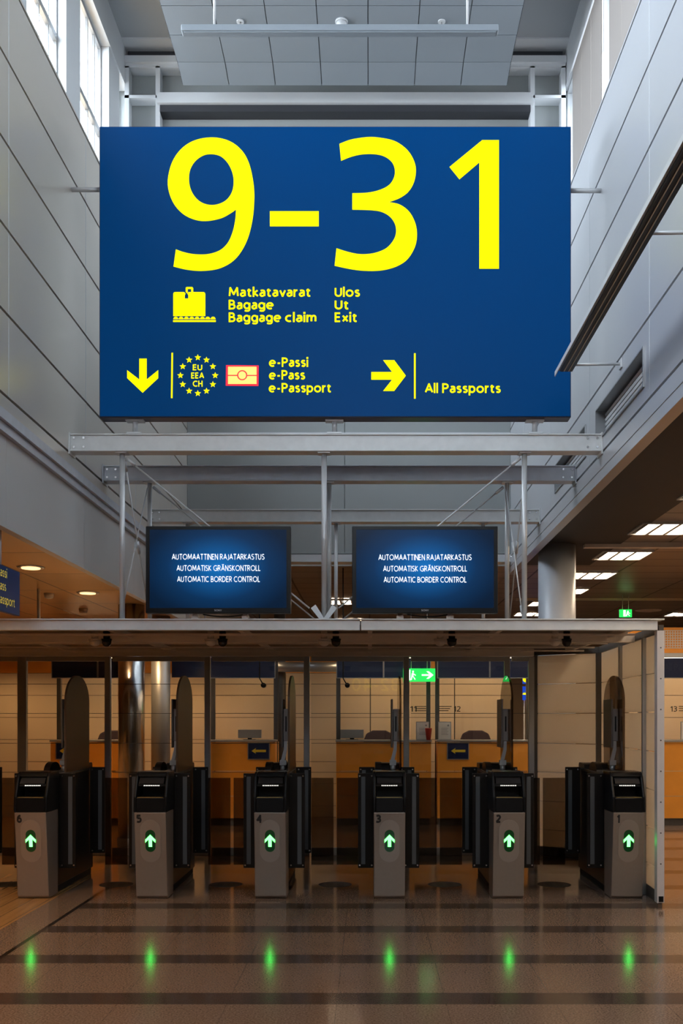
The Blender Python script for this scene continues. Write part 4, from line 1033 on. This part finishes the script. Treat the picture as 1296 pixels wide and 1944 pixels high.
# blue hanging sign at the left edge
t = thing('hanging_sign', 'blue passport lane sign with yellow words cut off at the left edge', 'sign', (-2.62, 6.6, 2.30))
b = MB(); b.box(-2.64, -2.60, 5.7, 7.38, 2.305, 2.632); b.build('board', M_bluesign2, t, 0.004)
for s_, w, z in (('e-Passi', 0.27, 2.548), ('e-Pass', 0.25, 2.452), ('e-Passport', 0.425, 2.356)):
    text('lettering', s_, (-2.5985, 6.84, z), (0, 1, 0), (0, 0, 1), w, 0.066, M_yelsoft, t, 0.13, 0.002)
for y in (7.03, 6.0):
    b = MB(); b.cyl((-2.62, y, 2.633), (-2.62, y, 2.895), 0.013, 10); b.build('hanger_rod', M_pole, t)
t = tag(MB().cyl((-3.45, 10.35, 2.357), (-3.45, 10.35, 2.895), 0.017, 12).build('support_post', M_pole), 'thin short post from the canopy to the left bronze ceiling', 'post')

# ================================================================== BACK HALL
def booth(x0, x1, label, arrow=None, split=None, words=None):
    YK = 14.2; a, c = wx(x0, YK), wx(x1, YK)
    t = thing('inspection_counter', label, 'counter', ((a + c) / 2, YK + 0.4, 0), 'passport counters')
    b = MB(); z = [0.1, 0.42, 0.78, 1.20]
    for z0, z1 in zip(z, z[1:]): b.box(a, c, YK, YK + 0.04, z0 + 0.005, z1 - 0.005)
    b.build('front', M_orange, t)
    b = MB(); b.box(a, a + 0.04, YK + 0.042, YK + 0.58, 0.1, 1.19); b.box(c - 0.04, c, YK + 0.042, YK + 0.58, 0.1, 1.19); b.build('side', M_orange, t)
    b = MB(); b.box(a + 0.02, c - 0.02, YK + 0.03, YK + 0.57, 0.002, 0.098); b.build('plinth', M_postdark, t)
    b = MB(); b.box(a - 0.01, c + 0.01, YK - 0.03, YK + 0.30, 1.201, 1.226); b.build('worktop', M_greyalu, t, 0.004)
    for x in (a + 0.02, c - 0.02):
        b = MB(); b.box(x - 0.03, x + 0.03, YK + 0.31, YK + 0.37, 0.1, 2.80); b.build('post', M_postdark, t)
    b = MB(); b.box(a, c, YK + 0.02, YK + 0.10, 2.41, 2.475); b.build('header_rail', M_white, t)
    xs_ = [a] + ([wx(p, YK) for p in split] if split else []) + [c]
    for p, q in zip(xs_, xs_[1:]):
        b = MB(); b.box(p + 0.012, q - 0.012, YK + 0.04, YK + 0.09, 2.125, 2.40); hb = b.build('header_sign', M_bluesign, t)
        f = MB(); f.box(p + 0.002, p + 0.011, YK + 0.03, YK + 0.09, 2.115, 2.408); f.box(q - 0.011, q - 0.002, YK + 0.03, YK + 0.09, 2.115, 2.408); f.box(p + 0.002, q - 0.002, YK + 0.03, YK + 0.09, 2.113, 2.123); f.build('sign_frame', M_greyalu, hb)
    if words:
        text('lettering', words[0], (wx(words[1], YK), YK + 0.0385, 2.225), U, V, (words[2] - words[1]) / F * YK, 0.10, M_navytext, t, 0.15, 0.0005)
    # perforated screen above
    b = MB(); zz0, zz1 = 2.55, 2.80; n = max(2, int((c - a) / 0.036))
    for k in range(n + 1):
        x = a + (c - a) * k / n; b.box(max(a, x - 0.006), min(c, x + 0.006), YK + 0.05, YK + 0.056, zz0, zz1)
    for k in range(8):
        zq = zz0 + (zz1 - zz0) * k / 7; b.box(a, c, YK + 0.0562, YK + 0.062, zq - 0.006, zq + 0.006)
    b.build('perforated_screen', M_whitealu, t)
    # lamp strip in the header lights the desk
    b = MB(); b.box(a + 0.15, c - 0.15, YK + 0.42, YK + 0.52, 2.44, 2.47); b.build('lamp_housing', M_white, t)
    b = MB(); b.box(a + 0.17, c - 0.17, YK + 0.43, YK + 0.51, 2.433, 2.4395); b.build('lamp_tube', MATS['booth_lamp'], t)
    if arrow:
        p, q = wx(arrow[0], YK), wx(arrow[1], YK); z0, z1 = wz(1442, YK), wz(1409, YK)
        b = MB(); b.box(p, q, YK - 0.014, YK - 0.006, z0, z1); ab = b.build('direction_board', M_greyalu, t)
        b = MB(); b.box(p + 0.012, q - 0.012, YK - 0.017, YK - 0.0145, z0 + 0.012, z1 - 0.012); b.build('board_face', M_bluesign, ab)
        w = q - p; cz = (z0 + z1) / 2; xl = p + w * 0.18
        b = MB(); b.prism([(xl, cz), (xl + 0.065, cz + 0.042), (xl + 0.055, cz + 0.017), (p + w * 0.83, cz + 0.017), (p + w * 0.83, cz - 0.017), (xl + 0.055, cz - 0.017), (xl + 0.065, cz - 0.042)], 'Y', YK - 0.0195, YK - 0.0172)
        b.build('arrow_symbol', M_yelpaint, ab)
    return t
mat('booth_lamp', (1, 1, 1), 0.4, emit=(1.0, 0.70, 0.40), es=30.0)
booth(96, 228, 'orange passport counter seen through the glass right of the tall panel of gate 6', (106, 148), [184])
booth(395, 522, 'orange passport counter with a blue arrow board right of the steel columns', (470, 512))
booth(638, 818, 'orange passport counter below two navy header boards at centre right', None, [728])
booth(830, 1012, 'orange passport counter with blue arrow board and navy boards behind gate 2', (848, 890), [930], ('All Passports', 945, 1008))
booth(1225, 1420, 'orange passport counter in the open right of the beige screen', None, None, ('All Passports', 1262, 1345))

column('round_column', 'slim dark column between the second and the central counter', wx(531, 14.9), 14.9, 0.085, 3.655, M_postdark)
# navy board left of the second counter continues over the columns
t = thing('header_board', 'navy overhead board between the columns and the second counter', 'sign', (wx(360, 14.2), 14.25, 2.125))
b = MB(); b.box(wx(325, 14.2), wx(393, 14.2), 14.24, 14.29, 2.125, 2.40); b.build('board', M_bluesign, t)
for p in (330, 388):
    b = MB(); b.cyl((wx(p, 14.2), 14.265, 2.401), (wx(p, 14.2), 14.265, 3.655), 0.012, 8); b.build('hanger_rod', M_pole, t)
# duct over the gap between counters
t = tag(MB().cyl((wx(500, 14.6), 14.75, wz(1266, 14.7)), (wx(645, 14.6), 14.75, wz(1266, 14.7)), 0.075, 20).build('air_duct', M_greyalu), 'grey horizontal duct above the gap between the counters', 'duct')
# numbers lettered on the partition
def wall_number(s_, px, label, lines):
    t = thing('counter_number', label, 'lettering', (wx(px, YF), YF, 1.6))
    text('numeral', s_, (wx(px, YF), YF - 0.002, wz(1351, YF)), U, V, 0.105, 0.085, M_num, t, 0.14, 0.001)
    for k in range(3):
        b = MB(); z = wz(1341 + 4 * k, YF); b.box(wx(lines[0], YF), wx(lines[1] - 3 * k, YF), YF - 0.003, YF - 0.001, z - 0.006, z + 0.004); b.build('text_line', M_num, t)
wall_number('12', 861, 'black number 12 lettered on the beige panel behind the counters', (829, 857))
wall_number('11', 778, 'black number 11 lettered on the beige panel left of number 12', (787, 815))
wall_number('13', 1272, 'black number 13 lettered on the beige panel at the right edge', (1288, 1310))
# notices standing on the counters
def notice(px, label):
    t = thing('notice_board', label, 'notice', (wx(px, 14.22), 14.25, 1.227), 'framed notices on the counters')
    x = wx(px, 14.22); w = 0.095
    b = MB(); b.box(x - w, x + w, 14.24, 14.252, 1.227, 1.49); b.build('frame', M_greyalu, t)
    b = MB(); b.box(x - w + 0.01, x + w - 0.01, 14.236, 14.2395, 1.237, 1.48); sh = b.build('sheet', M_paper, t)
    q = MB()
    for k in range(5): q.box(x - 0.05, x + 0.05 - 0.012 * (k % 2), 14.2345, 14.2358, 1.39 - 0.022 * k, 1.396 - 0.022 * k)
    q.cyl((x + 0.05, 14.2345, 1.435), (x + 0.05, 14.2358, 1.435), 0.014, 12); q.build('print', M_greyplast, sh)
notice(802, 'white framed notice standing on the counter at the left of the gap')
notice(844, 'white framed notice standing on the counter at the right of the gap')
notice(1305, 'white framed notice at the right edge of the photo on the open counter')
# chairs and screens behind the counters
def chair(px, label):
    x, y = wx(px, 15.1), 15.1
    t = thing('office_chair', label, 'chair', (x, y, 0), 'office chairs behind the counters')
    b = MB(); b.prism([(x - 0.24, 0.92), (x - 0.24, 1.20), (x - 0.20, 1.30), (x - 0.10, 1.35), (x + 0.10, 1.35), (x + 0.20, 1.30), (x + 0.24, 1.20), (x + 0.24, 0.92)], 'Y', y + 0.17, y + 0.24); b.build('backrest', M_chairfab, t, 0.02)
    b = MB(); b.box(x - 0.24, x + 0.24, y - 0.22, y + 0.22, 0.62, 0.70); b.build('seat', M_chairfab, t, 0.02)
    b = MB(); b.cyl((x, y, 0.08), (x, y, 0.62), 0.03, 12); b.box(x - 0.03, x + 0.03, y + 0.2, y + 0.255, 0.66, 0.95); b.build('column', M_black, t)
    b = MB()
    for k in range(5):
        a = 2 * PI * k / 5; b.cyl((x, y, 0.085), (x + 0.28 * math.cos(a), y + 0.28 * math.sin(a), 0.05), 0.02, 8); b.cyl((x + 0.28 * math.cos(a), y + 0.28 * math.sin(a), 0.001), (x + 0.28 * math.cos(a), y + 0.28 * math.sin(a), 0.06), 0.025, 10)
    b.build('wheel_base', M_black, t)
chair(720, 'dark office chair behind the central counter, its round back showing')
chair(905, 'plum office chair behind the counter with the arrow board near gate 2')
chair(208, 'dark office chair behind the counter beside the steel column')
def desk_screen(px, label):
    x, y = wx(px, 14.42), 14.42
    t = thing('computer_monitor', label, 'monitor', (x, y, 1.227), 'computer monitors on the counters')
    b = MB(); b.box(x - 0.17, x + 0.17, y - 0.015, y + 0.02, 1.25, 1.375); b.build('screen_back', M_greyplast, t, 0.006)
    b = MB(); b.box(x - 0.03, x + 0.03, y - 0.01, y + 0.01, 1.235, 1.25); b.box(x - 0.09, x + 0.09, y - 0.06, y + 0.06, 1.2272, 1.235); b.build('stand', M_black, t)
desk_screen(668, 'grey back of a computer monitor on the central counter')
desk_screen(474, 'grey back of a computer monitor on the counter above the left arrow board')
# cctv cameras
def cctv(px, py, label):
    Y = 13.9; x, z = wx(px, Y), wz(py, Y)
    t = thing('bullet_camera', label, 'camera', (x, Y, z), 'small cameras behind the glass')
    b = MB(); b.cyl((x, Y - 0.04, z), (x, Y + 0.07, z), 0.035, 14); b.build('housing', M_black, t)
    b = MB(); b.tube([(x - 0.02, Y + 0.04, z + 0.03), (x - 0.06, Y + 0.04, z + 0.10), (x - 0.06, Y + 0.04, 3.655)], 0.008, 8); b.build('bracket', M_black, t)
cctv(659, 1301, 'small black camera on a thin bracket left of the lit exit sign')
cctv(500, 1301, 'small black camera on a thin bracket above the left arrow board')

# lit exit signs
def exit_sign(x0, x1, y0, y1, Y, label, arrow):
    a, c, z0, z1 = wx(x0, Y), wx(x1, Y), wz(y1, Y), wz(y0, Y); w, h = c - a, z1 - z0
    t = thing('exit_sign', label, 'exit sign', ((a + c) / 2, Y, z0))
    b = MB(); b.box(a, c, Y, Y + 0.04, z0, z1); b.build('light_box', M_exit, t)
    def P(u, v): return (a + w * u, z0 + h * v)
    def poly(name, pts): 
        b = MB(); b.prism([P(*p) for p in pts], 'Y', Y - 0.006, Y - 0.001); b.build(name, M_exitw, t)
    f = 0.46 if arrow else 1.0
    poly('door_symbol', [(0.30 * f, 0.1), (0.48 * f, 0.1), (0.48 * f, 0.9), (0.30 * f, 0.9)])
    b = MB()
    for pts in ([(0.62, 0.82), (0.72, 0.82), (0.72, 0.68), (0.62, 0.68)], [(0.58, 0.64), (0.72, 0.64), (0.68, 0.40), (0.56, 0.40)], [(0.56, 0.40), (0.64, 0.40), (0.58, 0.12), (0.50, 0.12)], [(0.64, 0.42), (0.70, 0.40), (0.84, 0.18), (0.78, 0.14)], [(0.70, 0.62), (0.86, 0.50), (0.84, 0.44), (0.70, 0.54)]):
        b.prism([P(p[0] * f, p[1]) for p in pts], 'Y', Y - 0.006, Y - 0.001)
    b.build('running_figure', M_exitw, t)
    if arrow: poly('arrow_symbol', [(0.58, 0.44), (0.82, 0.44), (0.72, 0.22), (0.80, 0.22), (0.94, 0.5), (0.80, 0.78), (0.72, 0.78), (0.82, 0.56), (0.58, 0.56)])
    b = MB()
    for q in (0.25, 0.75): b.cyl((a + w * q, Y + 0.02, z1), (a + w * q, Y + 0.02, 3.655), 0.006, 8)
    b.build('hanger_rod', M_pole, t)
exit_sign(1176, 1199, 1157, 1171.5, 17.0, 'small green lit exit sign hanging in the right hall', False)
exit_sign(765, 826, 1269, 1294, 14.0, 'bright green exit sign with arrow behind the glass under the right monitor', True)

# lit yellow and blue board far back
t = thing('advert_board', 'small lit blue board with yellow lettering far behind gate 2', 'sign', (wx(1002, 20), 20, wz(1329, 20)))
Yq = 20.0
b = MB(); b.box(wx(992, Yq), wx(1030, Yq), Yq, Yq + 0.05, wz(1329, Yq), wz(1303, Yq)); b.build('board', M_elec, t)
text('lettering', 'arr', (wx(991, Yq), Yq - 0.003, wz(1319, Yq)), U, V, 22 / F * Yq, 0.055, M_yellow, t, 0.24, 0.004)
b = MB(); b.box(wx(992, Yq), wx(1030, Yq), Yq, Yq + 0.05, wz(1299, Yq), wz(1284, Yq)); b.build('board', M_elec, t)
b = MB(); b.cyl((wx(997, Yq), Yq - 0.008, wz(1290, Yq)), (wx(997, Yq), Yq - 0.001, wz(1290, Yq)), 0.055, 18); b.build('disc_symbol', M_yellow, t)
for p in (995, 1025):
    b = MB(); b.cyl((wx(p, Yq), Yq + 0.025, wz(1329, Yq) + 0.01), (wx(p, Yq), Yq + 0.025, 0.002), 0.015, 8); b.build('post', M_pole, t)
    
t = tag(MB().lathe([(0.03, 0.0), (0.05, 0.16), (0.052, 0.17)], (wx(813, 14.15), 14.15, 1.228), 14).build('plastic_cup', M_redplast), 'small red cup on the edge of the central counter', 'cup')

# ================================================================== LAMPS
def square_lamp(x, y, label):
    t = thing('ceiling_lamp', label, 'ceiling lamp', (x, y, 3.62), 'square lamps of the right hall')
    b = MB(); f = 0.32
    b.box(x - f, x + f, y - f, y - f + 0.02, 3.625, 3.659); b.box(x - f, x + f, y + f - 0.02, y + f, 3.625, 3.659)
    b.box(x - f, x - f + 0.02, y - f + 0.02, y + f - 0.02, 3.625, 3.659); b.box(x + f - 0.02, x + f, y - f + 0.02, y + f - 0.02, 3.625, 3.659)
    for q in (-0.1, 0.1): b.box(x + q - 0.02, x + q + 0.02, y - f + 0.02, y + f - 0.02, 3.63, 3.659)
    b.build('frame', M_white, t)
    for q in (-0.205, 0.0, 0.205):
        b = MB(); b.box(x + q - 0.058, x + q + 0.058, y - f + 0.03, y + f - 0.03, 3.645, 3.657); b.build('tube', M_tube, t)
    return t
first = None
nth = ['nearest', 'second', 'third', 'fourth', 'fifth', 'sixth', 'seventh', 'eighth', 'ninth', 'tenth', 'eleventh', 'twelfth']
for r, (x, ys_) in enumerate(((3.26, [10.95 + 1.8 * k for k in range(6)]), (6.35, [2.0 + 1.8 * k for k in range(11)]), (3.26, [-1.65, 0.15, 1.95, 3.75, 5.55, 7.35, 9.15]), (9.4, [9.2, 12.8, 16.4]), (-0.4, [17.9, 21.5]))):
    for k, y in enumerate(ys_):
        if r == 0: lab = '%s glowing square ceiling lamp in the row beside the round grey column' % nth[k]
        elif r == 1: lab = 'square lamp in the outer row of the right hall, %s from the near end' % nth[k]
        elif r == 2: lab = 'square ceiling lamp of the right hall out of view right, %s from the near end' % nth[k]
        elif r == 3: lab = 'square ceiling lamp deep in the right hall, %s from the near end' % nth[k]
        else: lab = 'square ceiling lamp far behind the counters, %s one' % ('nearer' if k == 0 else 'farther')
        if first is None: first = square_lamp(x, y, lab)
        else: copy_tree(first, (x, y, 3.62), lab)
def downlight(x, y, label):
    t = thing('downlight', label, 'downlight', (x, y, 2.88), 'downlights of the left hall')
    b = MB(); b.lathe([(0.115, -0.012), (0.125, -0.001)], (x, y, 2.90), 28); b.build('trim_ring', M_chrome, t)
    b = MB(); b.lathe([(0.08, -0.018), (0.085, -0.0125)], (x, y, 2.90), 24); b.build('lens', M_down, t)
    return t
dn = ['nearest visible warm downlight in the bronze ceiling at left', 'second warm downlight in the bronze ceiling, nearer the left monitor']
d0 = None; far_n = 0
for x, y in [(-3.03, 8.88), (-3.03, 10.68)] + [(-3.03, 12.48 + 1.8 * k) for k in range(4)] + [(-3.03, 7.08), (-3.03, 5.28), (-3.03, 3.48), (-3.03, 1.68), (-3.03, -0.12)] + [(-5.5, 7.08 + 3.6 * k) for k in range(4)]:
    if x > -4 and y in (8.88, 10.68): lab = dn[0] if y == 8.88 else dn[1]
    else: far_n += 1; lab = 'warm downlight of the left hall ceiling, %s' % ('by the fascia, %s from the near end' % nth[round((y + 0.12) / 1.8)] if x > -4 else 'deep inside, %s from the near end' % nth[round((y - 7.08) / 3.6)])
    if d0 is None: d0 = downlight(x, y, lab)
    else: copy_tree(d0, (x, y, 2.88), lab)
    L_ = bpy.data.lights.new('downlight_beam', 'SPOT'); L_.energy = 95; L_.color = (1.0, 0.62, 0.30); L_.spot_size = math.radians(130); L_.spot_blend = 0.6; L_.shadow_soft_size = 0.08
    lo = bpy.data.objects.new('downlight_beam', L_); COL.objects.link(lo); lo.location = (x, y, 2.86)
for px, py in ((158, 1157), (93, 1128)):
    Y = (2.89 - EYE) * F / (HY - py); x = wx(px, Y)
    o = MB().lathe([(0.02, -0.06), (0.045, -0.05), (0.055, -0.001)], (x, Y, 2.90), 20).build('smoke_detector', M_domew)
    tag(o, 'small pale detector on the bronze ceiling, ' + ('beside the steel column' if px == 158 else 'between the two downlights'), 'smoke detector')

o = MB().lathe([(0.10, -0.03), (0.24, -0.012), (0.26, -0.001)], (5.5, 19.5, 3.66), 28).build('air_diffuser', M_canopy)
tag(o, 'flat round air diffuser in the right ceiling beyond the small exit sign', 'vent')
# sign behind the traveller, seen only as a reflection in the glass partition
Ym = -6.0
t = thing('hanging_sign', 'dark overhead sign with yellow 32-40 mirrored faintly in the glass partition', 'sign', (0.18, Ym, 2.2))
b = MB(); b.box(-0.85, 1.25, Ym - 0.1, Ym, 2.15, 2.85); b.build('board', M_bluesign, t)
text('lettering', '32-40', (0.86, Ym + 0.002, 2.30), (-1, 0, 0), (0, 0, 1), 1.35, 0.375, M_yellow, t, 0.15, 0.004)
b = MB(); b.cyl((-0.5, Ym - 0.05, 2.85), (-0.5, Ym - 0.05, ZT), 0.02, 8); b.cyl((0.9, Ym - 0.05, 2.85), (0.9, Ym - 0.05, ZT), 0.02, 8); b.build('hanger_rod', M_pole, t)
